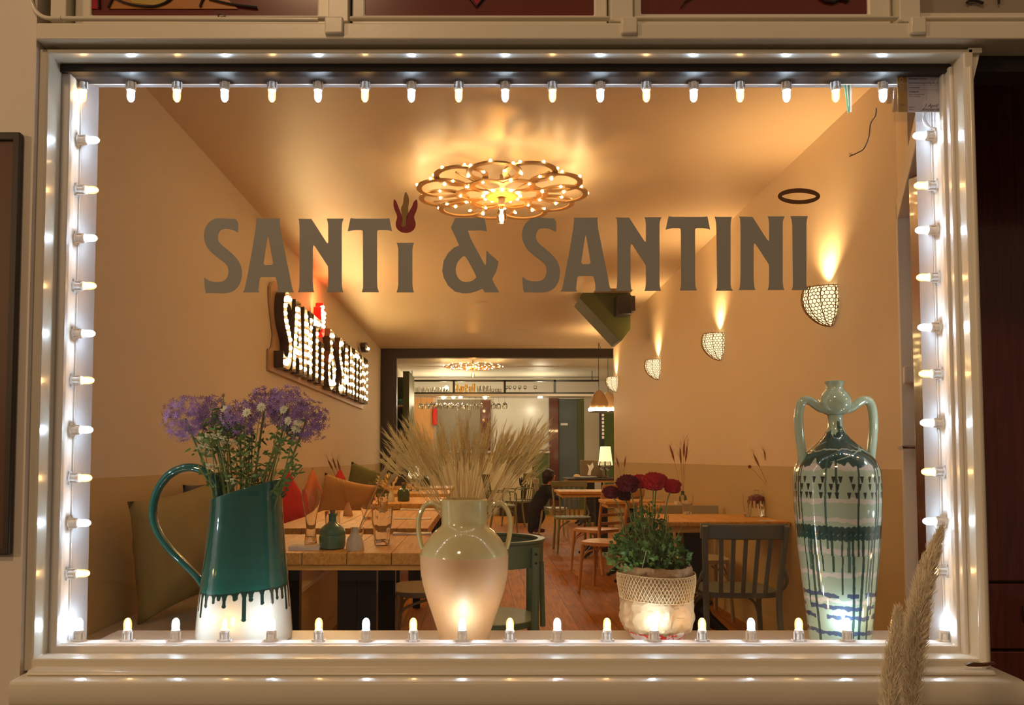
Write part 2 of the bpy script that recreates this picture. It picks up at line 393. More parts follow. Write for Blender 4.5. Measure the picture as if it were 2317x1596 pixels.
# ------------------------------------------------------------------ room shell
XL, XR, ZC = -1.67, 1.95, EYE + 1.85
def sbox(name, m, *b, bevel=0, smooth=False): return struct(MB().box(*b).build(name, m, bevel=bevel, smooth=smooth))
sbox('floor', 'floor', XL - .1, 4.2, 1.98, 18.6, -.06, 0)
def ceilb(name, m, y0, y1, x1):
    return sbox(name, m, XL - .1, x1, y0, y1, ZC, ZC + .1)
ceilb('ceiling', 'ceil', 1.98, 13.0, 4.2)
ceilb('ceiling', 'ceilw', 13.0, 18.6, 4.2)
DZ = EYE - .085   # top of the ochre dado
wl = MB(); wl.box(XL - .1, XL, 2.0, 18.6, DZ, ZC); wl.k = 1; wl.box(XL - .1, XL + .004, 2.0, 18.6, 0, DZ)
struct(wl.build('wall_left', ['wall_cool_lit', 'dado'], smooth=False))
wr = MB(); wr.box(XR, XR + .12, 3.55, 11.25, DZ + .035, ZC); wr.k = 1; wr.box(XR - .004, XR + .12, 3.55, 11.25, 0, DZ + .035)
struct(wr.build('wall_right', ['wall', 'dado'], smooth=False))
sbox('wall_right_rear', 'wall', 4.0, 4.1, 11.25, 18.6, 0, ZC)
sbox('wall_right_corner', 'wall', XR + .12, 4.1, 11.13, 11.25, 0, ZC)
sbox('wall_back', 'tile', XL - .1, 4.1, 18.5, 18.6, 0, ZC)
# angled wall with the entrance door, right of the window
A = Vector((1.262, 2.075, 0)); B = Vector((XR, 3.56, 0)); AB = (B - A); ABn = AB.normalized(); nA = Vector((-ABn.y, ABn.x, 0))  # nA points into the room
def aw(t, off, z): p = A + ABn * t + nA * off; return (p.x, p.y, z)
def awbox(mb, t0, t1, o0, o1, z0, z1):
    v = [aw(t, o, z) for z in (z0, z1) for o in (o0, o1) for t in (t0, t1)]
    return mb.add(v, [(0, 2, 3, 1), (4, 5, 7, 6), (0, 1, 5, 4), (2, 6, 7, 3), (0, 4, 6, 2), (1, 3, 7, 5)])
LA = AB.length
m_ = MB(); awbox(m_, 0, LA, -.08, 0, 2.25, ZC); awbox(m_, LA - .42, LA, -.08, 0, DZ, 2.25); m_.k = 1; awbox(m_, LA - .42, LA, -.08, .003, 0, DZ)
struct(m_.build('wall_entrance', ['wall', 'dado'], smooth=False))
dr = MB(); awbox(dr, .04, LA - .46, -.045, -.01, 0.02, 2.2); 
d1 = struct(thing('door_1', None, None)); del_ = None
L_ = LA - .46
leaf = MB()
for z0, z1, t0, t1 in ((.02, .35, .04, L_), (2.05, 2.2, .04, L_), (.35, 2.05, .04, .16), (.35, 2.05, L_ - .12, L_)): awbox(leaf, t0, t1, -.05, -.01, z0, z1)
leaf.build('door_leaf', 'frame', d1, smooth=False, bevel=.003)
pn = MB(); awbox(pn, .16, L_ - .12, -.034, -.028, .35, 2.05); pn.build('pane', 'glass', d1, smooth=False)
fr = MB(); awbox(fr, 0.0, .045, -.03, .03, 0, 2.27); awbox(fr, L_ - .005, L_ + .075, -.03, .035, 0, 2.27); awbox(fr, 0, L_ + .075, -.03, .035, 2.19, 2.28)
awbox(fr, -.0, L_ + .1, -.03, .06, 2.72, 2.80); awbox(fr, -.0, L_ + .1, -.03, .04, 2.68, 2.72)
fr.build('door_frame', 'frame', d1, smooth=False, bevel=.004)
hd = MB(); awbox(hd, L_ - .085, L_ - .045, -.012, -.004, EYE - .07, EYE + .13)
hd.build('lock_plate', 'steel', d1, bevel=.002)
hd = MB(); hd.tube(smooth_path([aw(L_ - .065, -.01, EYE + .045), aw(L_ - .065, .04, EYE + .045), aw(L_ - .075, .052, EYE + .045), aw(L_ - .19, .055, EYE + .04)]), .009, 10)
hd.build('door_handle', 'steelb', d1)
bx_ = MB(); awbox(bx_, L_ - .10, L_ - .03, -.012, .03, 1.50, 1.57); bx_.build('lock_box', 'frame', d1, bevel=.006)
# front wall (inner leaf round the shop window)
wi = pxrect(152, 172, 2142, 1456, 1.962)
WX0, WX1, WZ0, WZ1 = wi
m_ = MB(); SX0, SX1 = WX(143, 1.94), WX(2152, 1.94)
m_.box(XL - .1, SX0, 2.0, 2.085, 0, ZC); m_.box(SX1, 1.262, 2.0, 2.065, 0, ZC); m_.box(SX0, SX1, 2.0, 2.085, WZ1 + .03, ZC); m_.box(SX0, SX1, 2.0, 2.085, 0, .66)
struct(m_.build('wall_front', 'reveal', smooth=False))
SILL = EYE - .495
s = struct(MB().box(SX0, SX1, 1.972, 2.26, SILL - .03, SILL).build('trim_1', 'sill', bevel=.006))
# back opening: dark post and beam
sbox('trim_2', 'blackwood', WX(863, 13), WX(898, 13), 12.95, 13.1, 0, ZC, bevel=.005)
sbox('trim_3', 'blackwood', WX(898, 13) - .02, 4.0, 12.95, 13.1, WZ(810, 13), ZC, bevel=.005)
# baseboards
sbox('baseboard_right', 'dado', XR - .015, XR, 3.6, 11.25, 0, .12)
# ------------------------------------------------------------------ shop window (window_1) and facade mouldings
w1 = struct(thing('window_1', None, None, (0, 1.95, EYE)))
def loc(mb, o=(0, 1.95, EYE)):
    mb.v = [(x - o[0], y - o[1], z - o[2]) for x, y, z in mb.v]; return mb
A_in = pxrect(92, 119, 2201, 1492, 1.876); A_out = (WX(63, 1.876), WX(2226, 1.876), A_in[2] - .03, WZ(111, 1.876))
B_in = pxrect(143, 159, 2150, 1463, 1.94)
cs = MB(); ring(cs, A_out, A_in, 1.876, 1.972); loc(cs).build('casing', 'facade', w1, bevel=.004)
fb = MB(); ring(fb, (A_in[0] - .01, A_in[1] + .01, B_in[2] - .022, A_in[3] + .02), B_in, 1.94, 1.972); loc(fb).build('frame', 'frame', w1, bevel=.003)
bd = MB(); bd.tube([(A_in[0] + .01, 1.934, B_in[2] - .026), (A_in[1] - .01, 1.934, B_in[2] - .026)], .005, 8); loc(bd).build('bead', 'frame', w1)
ib = MB(); ring(ib, (B_in[0] - .01, B_in[1] + .01, B_in[2] - .01, B_in[3] + .01), wi, 1.96, 2.0); loc(ib).build('inner_frame', 'white', w1, bevel=.002)
gl = MB().box(B_in[0] - .004, B_in[1] + .004, 1.952, 1.956, B_in[2] - .004, B_in[3] + .004); loc(gl).build('pane', 'glass', w1, smooth=False)
# rounded corner post right of the glass
cp = MB(); x0 = WX(2200, 1.87); x1 = WX(2222, 1.87)
cp.prism([[(x0, 1.874), (x0 + .003, 1.864), (x0 + .009, 1.857), (x0 + .016, 1.857), (x1 - .002, 1.866), (x1, 1.874)]], EYE - .50, WZ(150, 1.86), 'XY')
struct(cp.build('trim_4', 'facade', bevel=.002))
struct(MB().box(WX(2166, 1.925), WX(2176, 1.925), 1.92, 1.941, EYE - .49, WZ(140, 1.9)).build('trim_5', 'frame', bevel=.004))
# outside sill: upper sloping slab and lower nosing board
up = MB(); a, b = WX(76, 1.84), WX(2235, 1.84)
up.prism([[(1.975, EYE - .486), (1.935, EYE - .492), (1.845, EYE - .499), (1.838, EYE - .504), (1.838, EYE - .508), (1.846, EYE - .512), (1.975, EYE - .512)]], a, b, 'YZ')
struct(up.build('trim_6', 'facade', bevel=.002))
lo = MB(); a, b = WX(36, 1.80), WX(2303, 1.80)
prof = [(1.97, EYE - .508), (1.815, EYE - .511), (1.803, EYE - .514), (1.80, EYE - .52), (1.80, EYE - .562), (1.804, EYE - .568), (1.97, EYE - .568)]
lo.prism([prof], a, b, 'YZ'); struct(lo.build('trim_7', 'facade', bevel=.003))
# split in the sill nosing at the right end
sp = MB(); q = [(2208, 1514), (2225, 1509), (2250, 1511), (2274, 1508), (2278, 1513), (2255, 1518), (2230, 1519), (2212, 1518)]
sp.prism([[tuple((W(x, y, 1.80).x, W(x, y, 1.80).z + .0)) for x, y in q]], 1.835, 1.842); struct(sp.build('trim_8', 'gilt', smooth=False))
sbox('wall_base', 'dark', -1.75, 1.262, 1.93, 1.999, -.35, EYE - .568)  # shade under the sill is put into this wall's dark colour
sbox('wall_facade', 'facade_wall', -2.3, WX(61, 1.86), 1.86, 1.999, -.35, 3.1)
sbox('wall_lintel', 'dark', WX(61, 1.86), 2.4, 1.93, 1.999, A_out[3] - .03, WZ(45, 1.83))  # dark colour stands in for the shade of the recess
# transom board over the window, window rail over it, little blocks
tb = MB(); a, b = WX(60, 1.85), 2.4
tb.prism([[(1.85, WZ(88, 1.85)), (1.85, WZ(52, 1.85)), (1.856, WZ(50, 1.85)), (1.99, WZ(49, 1.85)), (1.99, WZ(88, 1.85)), (1.92, WZ(88, 1.85))]], a, b, 'YZ')
struct(tb.build('trim_9', 'facade', bevel=.003))
for i, (u0, u1) in enumerate(((727, 770), (1412, 1450), (2081, 2117))):
    struct(MB().box(WX(u0, 1.845), WX(u1, 1.845), 1.840, 1.855, WZ(91, 1.872), WZ(53, 1.872)).build('trim_%d' % (10 + i), 'facade', bevel=.004))
# shelf-like cornice running on right over the porch + bracket
cn = MB().box(WX(2215, 1.876), WX(2246, 1.876), 1.876, 2.0, WZ(119, 1.876), WZ(108, 1.876)); cn.prism([[(WX(2222, 1.88), WZ(119, 1.88)), (WX(2243, 1.88), WZ(119, 1.88)), (WX(2238, 1.88), WZ(140, 1.88)), (WX(2222, 1.88), WZ(198, 1.88))]], 1.885, 1.93)
struct(cn.build('trim_13', 'facade', bevel=.003))
sbox('trim_14', 'facade_wall', WX(2222, 1.95), 2.4, 1.94, 2.03, WZ(143, 1.94), WZ(88, 1.9), bevel=.003)
# upper windows with leaded glass (only their feet are in the photo)
zb = WZ(46, 1.864); zt = EYE + 1.6
def upper(i, f0, f1, g0, g1, gm, gy=17):
    o = struct(thing('window_%d' % i, None, None, (WX((f0 + f1) / 2, 1.872), 1.85, zb)))
    O = (WX((f0 + f1) / 2, 1.872), 1.85, zb)
    r_ = MB(); ring(r_, (WX(f0, 1.864), WX(f1, 1.864), zb, zt), (WX(g0, 1.864), WX(g1, 1.864), WZ(gy, 1.864), zt - .05), 1.895, 1.93); loc(r_, O).build('frame', 'facade', o, bevel=.005)
    s_ = MB().box(WX(f0, 1.858), WX(f1, 1.858), 1.856, 1.872, zb, WZ(36, 1.858)); loc(s_, O).build('weather_bar', 'facade', o, bevel=.004)
    g_ = MB().box(WX(g0, 1.90) - .01, WX(g1, 1.90) + .01, 1.902, 1.908, WZ(gy, 1.864) - .01, zt - .04); loc(g_, O); p_ = g_.build('pane', gm, o, smooth=False)
    return o, O
Yp = 1.898
o, O = upper(2, 132, 733, 170, 703, 'redlead')
q = MB().prism([[(WX(225, Yp), WZ(19, Yp)), (WX(525, Yp), WZ(19, Yp)), (WX(470, Yp), WZ(-30, Yp)), (WX(245, Yp), WZ(-30, Yp))]], 1.8995, 1.9012); loc(q, O).build('amber_glass_piece', 'amberlead', o, smooth=False)
q = MB().prism([[(WX(172, Yp), WZ(19, Yp)), (WX(204, Yp), WZ(19, Yp)), (WX(200, Yp), WZ(-20, Yp)), (WX(172, Yp), WZ(-20, Yp))]], 1.8995, 1.9012); loc(q, O).build('ruby_glass_piece', 'ruby', o, smooth=False)
q = MB().prism([[(WX(282, Yp), WZ(6, Yp)), (WX(350, Yp), WZ(14, Yp)), (WX(372, Yp), WZ(-20, Yp)), (WX(250, Yp), WZ(-20, Yp))]], 1.8985, 1.8996); loc(q, O).build('yellow_glass_piece', 'yellowlead', o, smooth=False)
q = MB()
for pts in ([(232, -8), (262, 6), (300, 14), (335, 14), (362, 4), (378, -10)], [(438, 16), (442, 4), (450, -10)], [(458, -2), (500, 8), (540, 14), (570, 17)], [(204, 18), (201, -20)], [(225, 18), (243, -20)]):
    q.tube(smooth_path([(WX(x, Yp), 1.897, WZ(y, Yp)) for x, y in pts], 4), .0028, 6)
loc(q, O).build('lead_came', 'lead', o)
o, O = upper(3, 784, 1386, 815, 1355, 'redlead')
q = MB().prism([[(WX(1063, Yp), WZ(-6, Yp)), (WX(1078, Yp), WZ(14, Yp)), (WX(1095, Yp), WZ(-6, Yp)), (WX(1079, Yp), WZ(-24, Yp))]], 1.8995, 1.9012); loc(q, O).build('ruby_glass_piece', 'ruby', o, smooth=False)
q = MB()
q.tube([(WX(x, Yp), 1.897, WZ(y, Yp)) for x, y in ((1058, -12), (1078, 15), (1100, -12))], .0024, 6); loc(q, O).build('lead_came', 'lead', o)
o, O = upper(4, 1443, 2055, 1466, 2000, 'redlead', 14)
q = MB(); q.tube([(WX(x, Yp), 1.897, WZ(y, Yp)) for x, y in ((1552, 16), (1560, 4), (1580, -8))], .0018, 6)
q.tube([(WX(x, Yp), 1.897, WZ(y, Yp)) for x, y in ((1870, -10), (1885, 2), (1905, 5), (1920, -4), (1940, 2))], .004, 6); loc(q, O).build('lead_came', 'lead', o)
o, O = upper(5, 2108, 2700, 2113, 2660, 'greypane', 12)
q = MB(); q.tube(smooth_path([(WX(x, Yp), 1.895, WZ(y, Yp)) for x, y in ((2212, 8), (2218, 3), (2232, 3), (2250, 9))]), .0035, 6)
q.tube([(WX(x, Yp), 1.895, WZ(y, Yp)) for x, y in ((2286, 9), (2286, -20))], .003, 6); loc(q, O).build('lead_came', 'lead', o)
for i, (a, b) in enumerate(((735, 782), (1388, 1441), (2057, 2106), (92, 130))):
    struct(MB().box(WX(a, 1.872), WX(b, 1.872), 1.870, 1.95, zb, zt).build('trim_%d' % (15 + i), 'facade', bevel=.003))
sbox('wall_upper', 'dark', -1.9, 2.4, 1.935, 1.999, WZ(45, 1.864), zt + .4)
# conduit in the top left corner
cdt = MB(); cdt.tube(smooth_path([W(70, -60, 1.852), W(70, -10, 1.852), W(74, 12, 1.852), W(84, 28, 1.852), W(100, 39, 1.852), W(125, 42, 1.850), W(180, 42, 1.850), W(720, 45, 1.850)], 6), .0052, 12)
cdt.tube([W(134, 42, 1.850), W(139, 42, 1.850)], .0066, 12)
tag(cdt.build('conduit_pipe', 'facade'), 'cream painted conduit bending round the top left corner above the window', 'pipe')
hk = MB(); hk.tube(smooth_path([W(497, 46, 1.855), W(494, 33, 1.85), W(500, 30, 1.85), W(507, 34, 1.85), W(514, 46, 1.85)]), .002, 8)
tag(hk.build('wall_hook', 'gilt'), 'small rusty metal hook on the ledge below the orange leaded window', 'hook')
# porch at the right
sbox('wall_porch', 'redwood', 1.52, 2.6, 2.62, 2.70, -.35, 3.1)
dp = struct(thing('door_2', None, None, (1.55, 2.6, -.3)))
q = MB()
for z0, z1 in ((WZ(1316, 2.58), 2.6), (WZ(1470, 2.58), WZ(1322, 2.58)), (-.3, WZ(1476, 2.58))): q.box(1.56, 2.5, 2.585, 2.618, z0, z1)
loc(q, (1.55, 2.6, -.3)).build('door_leaf', 'redwood', dp, bevel=.004, smooth=False)
q = MB().box(WX(2300, 2.58), WX(2340, 2.58), 2.575, 2.586, WZ(1410, 2.58), WZ(1370, 2.58)); loc(q, (1.55, 2.6, -.3)).build('letter_slot', 'tealstar', dp, bevel=.002)
sbox('floor_pavement', 'pave', -6, 6, -6, 2.0, -.45, -.35)
# ------------------------------------------------------------------ festoon of bulbs round the inside of the window
YB = 1.985
fest = thing('festoon_lights', 'white festoon cable of alternating cool and warm bulbs framing the whole shop window', 'string lights', (0, YB, EYE))
def flb(mb): return loc(mb, (0, YB, EYE))
def socket_proto():
    q = MB(); q.lathe([(.0, 0), (.0125, 0), (.0125, .003), (.0082, .0045), (.008, .018), (.0100, .020), (.0110, .023), (.0110, .027), (.0085, .029), (.0, .029)], 14)
    q.box(-.017, .017, -.007, .007, 0, .0035); q.box(-.0125, -.0095, -.003, .003, 0, .023); q.box(.0095, .0125, -.003, .003, 0, .023)
    s_ = q.build('lamp_socket', 'white', None)
    q = MB(); q.lathe([(.006, .026), (.0098, .030), (.0102, .043), (.0088, .051), (.0055, .056), (.0, .058)], 16); q.k = 1; q.lathe([(.0, .028), (.0055, .031), (.006, .040), (.005, .047), (.0, .051)], 12)
    b_ = q.build('bulb', ['env_c', 'bulb_c'], None); b_['label'] = 'cool white bulb'
    q = MB(); q.lathe([(.006, .026), (.0098, .030), (.0102, .043), (.0088, .051), (.0055, .056), (.0, .058)], 16); q.k = 1; q.lathe([(.0, .028), (.0055, .031), (.006, .040), (.005, .047), (.0, .051)], 12)
    c_ = q.build('bulb', ['env_w', 'bulb_w'], None); c_['label'] = 'warm yellow bulb'
    return s_, b_, c_
S_, BC_, BW_ = socket_proto()
spots = []
for i, x in enumerate((188, 297, 401, 509, 616, 720, 826, 931, 1038, 1143, 1250, 1358, 1462, 1569, 1674, 1779, 1890, 1997)): spots.append((x, 170, 'd', i % 2 == 1))
spots.append((2106, 168, 'd', None))
for y, c in ((317, 1), (430, 0), (539, 1), (647, 0), (755, 1), (861, 0), (973, 1), (1082, 0), (1184, 1), (1298, 0)): spots.append((148, y, 'r', bool(c)))
for x, y, c in ((2150, 307, 1), (2152, 420, 0), (2153, 521, 1), (2155, 628, 0), (2157, 741, 1), (2160, 846, 0), (2162, 957, 1), (2165, 1068, 0), (2169, 1180, 1), (2174, 1292, 0)): spots.append((x, y, 'l', bool(c)))
for i, x in enumerate((178, 288, 397, 508, 614, 721, 828, 935, 1046, 1154, 1261, 1374, 1480, 1589, 1700, 1808, 1918, 2026, 2138)): spots.append((x, 1456, 'u', i % 2 == 0))
first = True
for x, y, d, cool in spots:
    p = W(x, y, YB)
    if d == 'd': p.z = WZ1 - .0005
    if d == 'u': p.z = WZ0 + .0005
    if d == 'r': p.x = WX0 + .0005
    if d == 'l': p.x = WX1 - .0005
    rot = {'u': (0, 0, 0), 'd': (PI, 0, 0), 'r': (0, R(90), 0), 'l': (0, R(-90), 0)}[d]
    s_ = S_ if first else S_.copy()
    if not first: COL.objects.link(s_)
    first = False
    s_.parent = fest; s_.location = p - Vector((0, YB, EYE)); s_.rotation_euler = rot
    if cool is None: continue
    b_ = (BC_ if cool else BW_).copy(); COL.objects.link(b_); b_.parent = s_
bpy.data.objects.remove(BC_); bpy.data.objects.remove(BW_)
q = MB()
def cab(pts, r=.0016): q = MB(); q.tube(smooth_path([W(x, y, Y) for x, y, Y in pts], 6), r, 6); flb(q).build('cable', 'white', fest)
cab([(188, 174, YB), (165, 176, YB), (156, 200, YB), (152, 250, YB), (148, 300, YB)])
cab([(190, 176, YB), (172, 178, YB + .01), (160, 196, YB + .01), (168, 232, YB + .01), (162, 262, YB), (150, 296, YB)])
cab([(2150, 300, YB), (2148, 260, YB), (2140, 240, YB), (2100, 252, YB), (2088, 270, YB), (2100, 288, YB), (2130, 285, YB), (2146, 262, YB), (2150, 240, YB), (2120, 215, YB), (2092, 240, YB), (2094, 272, YB), (2112, 290, YB), (2136, 276, YB), (2150, 250, YB)])
cab([(2172, 1310, YB), (2163, 1325, YB), (2160, 1360, YB), (2170, 1400, YB), (2176, 1432, YB), (2160, 1450, YB), (2142, 1452, YB)])
cab([(2176, 1310, YB), (2170, 1335, YB), (2172, 1375, YB), (2180, 1410, YB), (2178, 1440, YB), (2165, 1452, YB)])
for a, b in ((spots[19], spots[28]), (spots[29], spots[38])):
    cab([(a[0] + (2 if a[0] < 900 else -2), a[1], YB), ((a[0] + b[0]) / 2, (a[1] + b[1]) / 2, YB), (b[0], b[1], YB)])
q = MB(); t = .003
q.box(WX0, WX1, YB + .009, YB + .012, WZ1 - .006, WZ1); q.box(WX0, WX1, YB - .011, YB - .008, WZ1 - .004, WZ1)
q.box(WX0, WX0 + .005, YB + .009, YB + .012, WZ0, WZ1); q.box(WX1 - .005, WX1, YB + .009, YB + .012, WZ0, WZ1)
flb(q).build('mounting_rail', 'white', fest, smooth=False)

# ------------------------------------------------------------------ lettering on the window
YS = 1.9505
GS = [(395,338),(396,478),(385,470),(350,450),(300,437),(250,437),(215,450),(195,490),(190,530),(200,565),(230,600),(280,640),(340,690),(395,750),(425,810),(436,870),(430,940),(410,1000),(370,1050),(310,1080),(240,1088),(150,1085),(100,1083),(64,1088),(52,930),(60,930),(90,955),(140,972),(200,974),(250,965),(285,930),(300,880),(295,830),(270,790),(220,750),(160,705),(100,650),(65,590),(50,530),(52,470),(70,410),(110,360),(160,335),(210,328),(300,335)]
GA = [(578,333),(820,333),(815,355),(822,440),(850,580),(890,780),(915,900),(935,1010),(945,1050),(960,1076),(780,1078),(795,1060),(793,1000),(778,935),(768,922),(625,922),(612,940),(605,1010),(600,1050),(610,1078),(442,1078),(458,1055),(475,980),(515,770),(545,600),(570,450),(580,360)]
GAh = [(697,505),(689,540),(652,785),(665,802),(735,802),(748,785),(705,540)]
GN = [(998,335),(1010,350),(1015,420),(1015,900),(1013,1000),(1008,1050),(998,1076),(1165,1076),(1155,1050),(1148,980),(1148,640),(1153,602),(1168,612),(1300,815),(1303,850),(1303,1000),(1298,1050),(1288,1076),(1457,1076),(1447,1050),(1441,1000),(1441,400),(1445,370),(1460,333),(1288,333),(1298,360),(1303,400),(1303,570),(1298,583),(1285,570),(1150,360),(1135,338)]
GT = [(1530,328),(1575,333),(1870,333),(1920,330),(1925,345),(1948,462),(1920,452),(1880,447),(1815,447),(1800,452),(1797,470),(1797,950),(1800,1030),(1815,1076),(1643,1076),(1655,1030),(1655,950),(1653,470),(1648,452),(1630,447),(1570,447),(1530,455),(1500,463),(1522,360)]
Gi = [(1993,577),(2168,577),(2157,610),(2153,650),(2153,1000),(2160,1050),(2170,1078),(1993,1078),(2003,1050),(2010,1000),(2010,640),(2003,605)]
GI = [(0,315),(176,315),(166,350),(162,400),(162,1000),(170,1040),(186,1061),(12,1061),(24,1030),(26,980),(18,400),(12,350)]
GAMP = [(310,328),(605,328),(612,350),(632,463),(600,455),(560,450),(440,455),(470,540),(540,670),(605,790),(615,800),(622,790),(625,720),(625,660),(640,665),(660,690),(710,730),(748,768),(745,800),(725,870),(685,940),(700,980),(755,1072),(750,1078),(610,1078),(590,1045),(575,1045),(530,1065),(460,1085),(390,1088),(310,1070),(240,1010),(195,930),(180,860),(195,760),(240,680),(300,625),(345,608),(350,600),(275,437),(270,425),(275,408)]
GAMPh = [(405,708),(380,720),(340,765),(318,820),(318,880),(340,935),(380,968),(430,975),(480,965),(520,935),(525,915),(430,735)]
GF = [(1965,130),(1995,165),(2010,210),(2030,260),(2055,320),(2055,350),(2040,400),(2050,415),(2070,418),(2088,400),(2088,350),(2095,310),(2120,260),(2155,200),(2160,170),(2200,130),(2207,210),(2195,250),(2170,310),(2170,330),(2188,380),(2180,430),(2140,468),(2085,480),(2030,468),(1990,430),(1982,380),(1998,330),(1998,300),(1975,250),(1960,200)]
GG = [(2083,52),(2115,110),(2120,160),(2108,230),(2115,270),(2089,350),(2087,402),(2070,417),(2050,414),(2041,400),(2056,345),(2054,320),(2040,270),(2035,230),(2060,180),(2065,120)]
K = 4.456
def gl_(pts, ox, oy=420, x0=450, dx=0, rnd=0):
    p = [(x0 + x / K + dx, oy + y / K) for x, y in pts]
    return chaikin(p, rnd) if rnd else p
# photo outlines of every letter: name, loops, material, label
LET = []
def L1(ch, loops, m='letter', nm='letter'): LET.append((ch, loops, m, nm))
L1('S', [gl_(GS, 0, rnd=1)]); L1('A', [gl_(GA, 0), gl_(GAh, 0)]); L1('N', [gl_(GN, 0)]); L1('T', [gl_(GT, 0)]); L1('i', [gl_(Gi, 0)])
L1('&', [gl_(GAMP, 0, x0=960), chaikin(gl_(GAMPh, 0, x0=960), 1)])
def off(px, left): return px - (450 + left / K)
L1('S', [gl_(GS, 0, oy=418.5, dx=off(1181, 50), rnd=1)]); dA = off(1268, 442); L1('A', [gl_(GA, 0, oy=418, dx=dA), gl_(GAh, 0, oy=418, dx=dA)])
L1('N', [gl_(GN, 0, oy=417, dx=off(1393, 998))]); L1('T', [gl_(GT, 0, oy=416, dx=off(1506.2, 1500))])
L1('I', [gl_(GI, 0, x0=1616.9)]); L1('N', [gl_(GN, 0, oy=415, dx=off(1671.8, 998))]); L1('I', [gl_(GI, 0, x0=1788.5, oy=418.5)])
L1('flame', [gl_(GF, 0, rnd=1)], 'red_v', 'flame'); L1('flame', [gl_(GG, 0, rnd=1)], 'gold_v', 'flame_tongue')
el = [(1808 + 48 * math.cos(t * PI / 24), 444 + 18 * math.sin(t * PI / 24)) for t in range(48)]
eh = [(1808 + 39 * math.copysign(abs(math.cos(t * PI / 24)) ** 1.15, math.cos(t * PI / 24)), 444.5 + 8.5 * math.copysign(abs(math.sin(t * PI / 24)) ** 1.3, math.sin(t * PI / 24))) for t in range(48)]
L1('halo', [el, eh], 'brown_v', 'halo')
LO = (0, YS, EYE + .5)
sgn = thing('window_lettering', 'big grey vinyl lettering SANTi & SANTINI stuck across the window pane', 'lettering', LO)
for ch, loops, m_, nm in LET:
    q = MB(); q.prism([[tuple((W(x, y, YS).x, W(x, y, YS).z)) for x, y in lp] for lp in loops], YS, YS + .0012)
    o = loc(q, LO).build(nm, m_, sgn, smooth=False)
    if nm == 'flame': o['label'] = 'dark red two-pronged flame over the small i'
    if nm == 'flame_tongue': o['label'] = 'golden middle tongue of the flame'
    if nm == 'halo': o['label'] = 'brown halo ring over the last letter'

# permit paper in a plastic sleeve, top right
YPp = 1.9575
a0 = W(2052, 168, YPp); a1 = W(2155, 254, YPp); ax0 = W(2030, 168, YPp)
pm = thing('permit_paper', 'printed permit with a gold strip in a clear sleeve, upper right corner of the pane', 'notice', (a0.x, YPp, a0.z))
PO = (a0.x, YPp, a0.z); pw = a1.x - a0.x; ph = a0.z - a1.z; gw = a0.x - ax0.x
loc(MB().box(a0.x, a1.x, YPp, YPp + .0006, a1.z, a0.z), PO).build('sheet', 'thinpaper', pm, smooth=False)
loc(MB().box(ax0.x, a0.x, YPp, YPp + .0006, a1.z, a0.z), PO).build('gold_strip', 'thingold', pm, smooth=False)['label'] = 'gold strip'
s0 = W(2020, 166, YPp); s1 = W(2160, 276, YPp)
loc(MB().box(s0.x, s1.x, YPp - .0008, YPp - .0004, s1.z, s0.z), PO).build('plastic_sleeve', 'plastic', pm, smooth=False)
M['ink'] = mat('ink', (.03, .02, .05), .6); M['cream_ink'] = mat('pale_ink', (.8, .7, .5), .6)
def pt(t_, s_, fx, fy, ink='ink', sh=0, b=0): return text_mesh(t_, s_, ink, pm, (pw * fx, -.0004, -ph * fy), 'print_line', .0001, sh, b)
pt('Gemeente Amsterdam', .0055, .03, .075); pt('Stadsdeel Centrum', .0062, .03, .14, b=.0001)
pt('Exploitatievergunning art. 3.8 APV', .0068, .03, .25, b=.00016)
pt('Horecazaak', .006, .03, .37, b=.0001); pt('Geldigheid', .006, .03, .48, b=.0001); pt('Adres van de inrichting', .0042, .03, .545); pt('Datum van afgifte', .0042, .03, .60)
pt('3 jaar', .0042, .74, .37); pt('03-07', .0042, .74, .545); pt('03-10', .0042, .74, .60); pt('plaats en', .0042, .03, .88); pt('datum', .0042, .03, .94)
pt('1 April 2020', .0125, .36, .87, sh=.5, b=.0002); pt('Amsterdam 27 B', .0115, .30, .965, sh=.5, b=.0002)
q = MB()
for k, fy in enumerate((.3, .41)): q.box(pw * .03, pw * .95, -.0004, -.0002, -ph * fy, -ph * fy + .0004)
q.build('ruled_line', 'ink', pm, smooth=False)
for k in range(3):
    q = MB(); cx, cz = -gw * .58, -ph * (.09 + k * .125); r_ = gw * .20
    q.beam((cx - r_, -.0004, cz - r_), (cx + r_, -.0004, cz + r_), .0002, .0014, (0, 0, 1)); q.beam((cx - r_, -.0004, cz + r_), (cx + r_, -.0004, cz - r_), .0002, .0014, (0, 0, 1))
    q.build('cross_mark', 'cream_ink', pm, smooth=False)
text_mesh('Gemeente\nAmsterdam', .003, 'ink', pm, (-gw * .8, -.0004, -ph * .80), 'print_line', .0001)

# aqua tag hanging by the right end of the upper row
q = MB()
for (xa, xb) in (((1909, 1912), (1921, 1922)),):
    pass
def plate(pts, Y, m_, par, nm, th=.003, O=(0, 0, 0)):
    q = MB(); q.prism([[(W(x, y, Y).x - O[0], W(x, y, Y).z - O[2]) for x, y in pts]], Y - O[1], Y + th - O[1]); return q.build(nm, m_, par, smooth=False)
TO = tuple(W(1915, 165, 2.01))
tg = thing('aqua_sign', 'narrow aqua sign seen edge on, hanging between the last bulbs of the top row', 'sign', TO)
plate([(1907, 163), (1924, 163), (1926, 175), (1922, 180), (1924, 252), (1919, 255)], 2.01, 'teal_sign', tg, 'panel', .004, TO)
plate([(1924, 163), (1928, 163), (1927, 254), (1924, 253)], 2.008, 'white', tg, 'white_edge', .002, TO)
plate([(1914, 176), (1917, 176), (1921, 240), (1920, 240)], 2.0085, 'white', tg, 'white_edge', .001, TO)
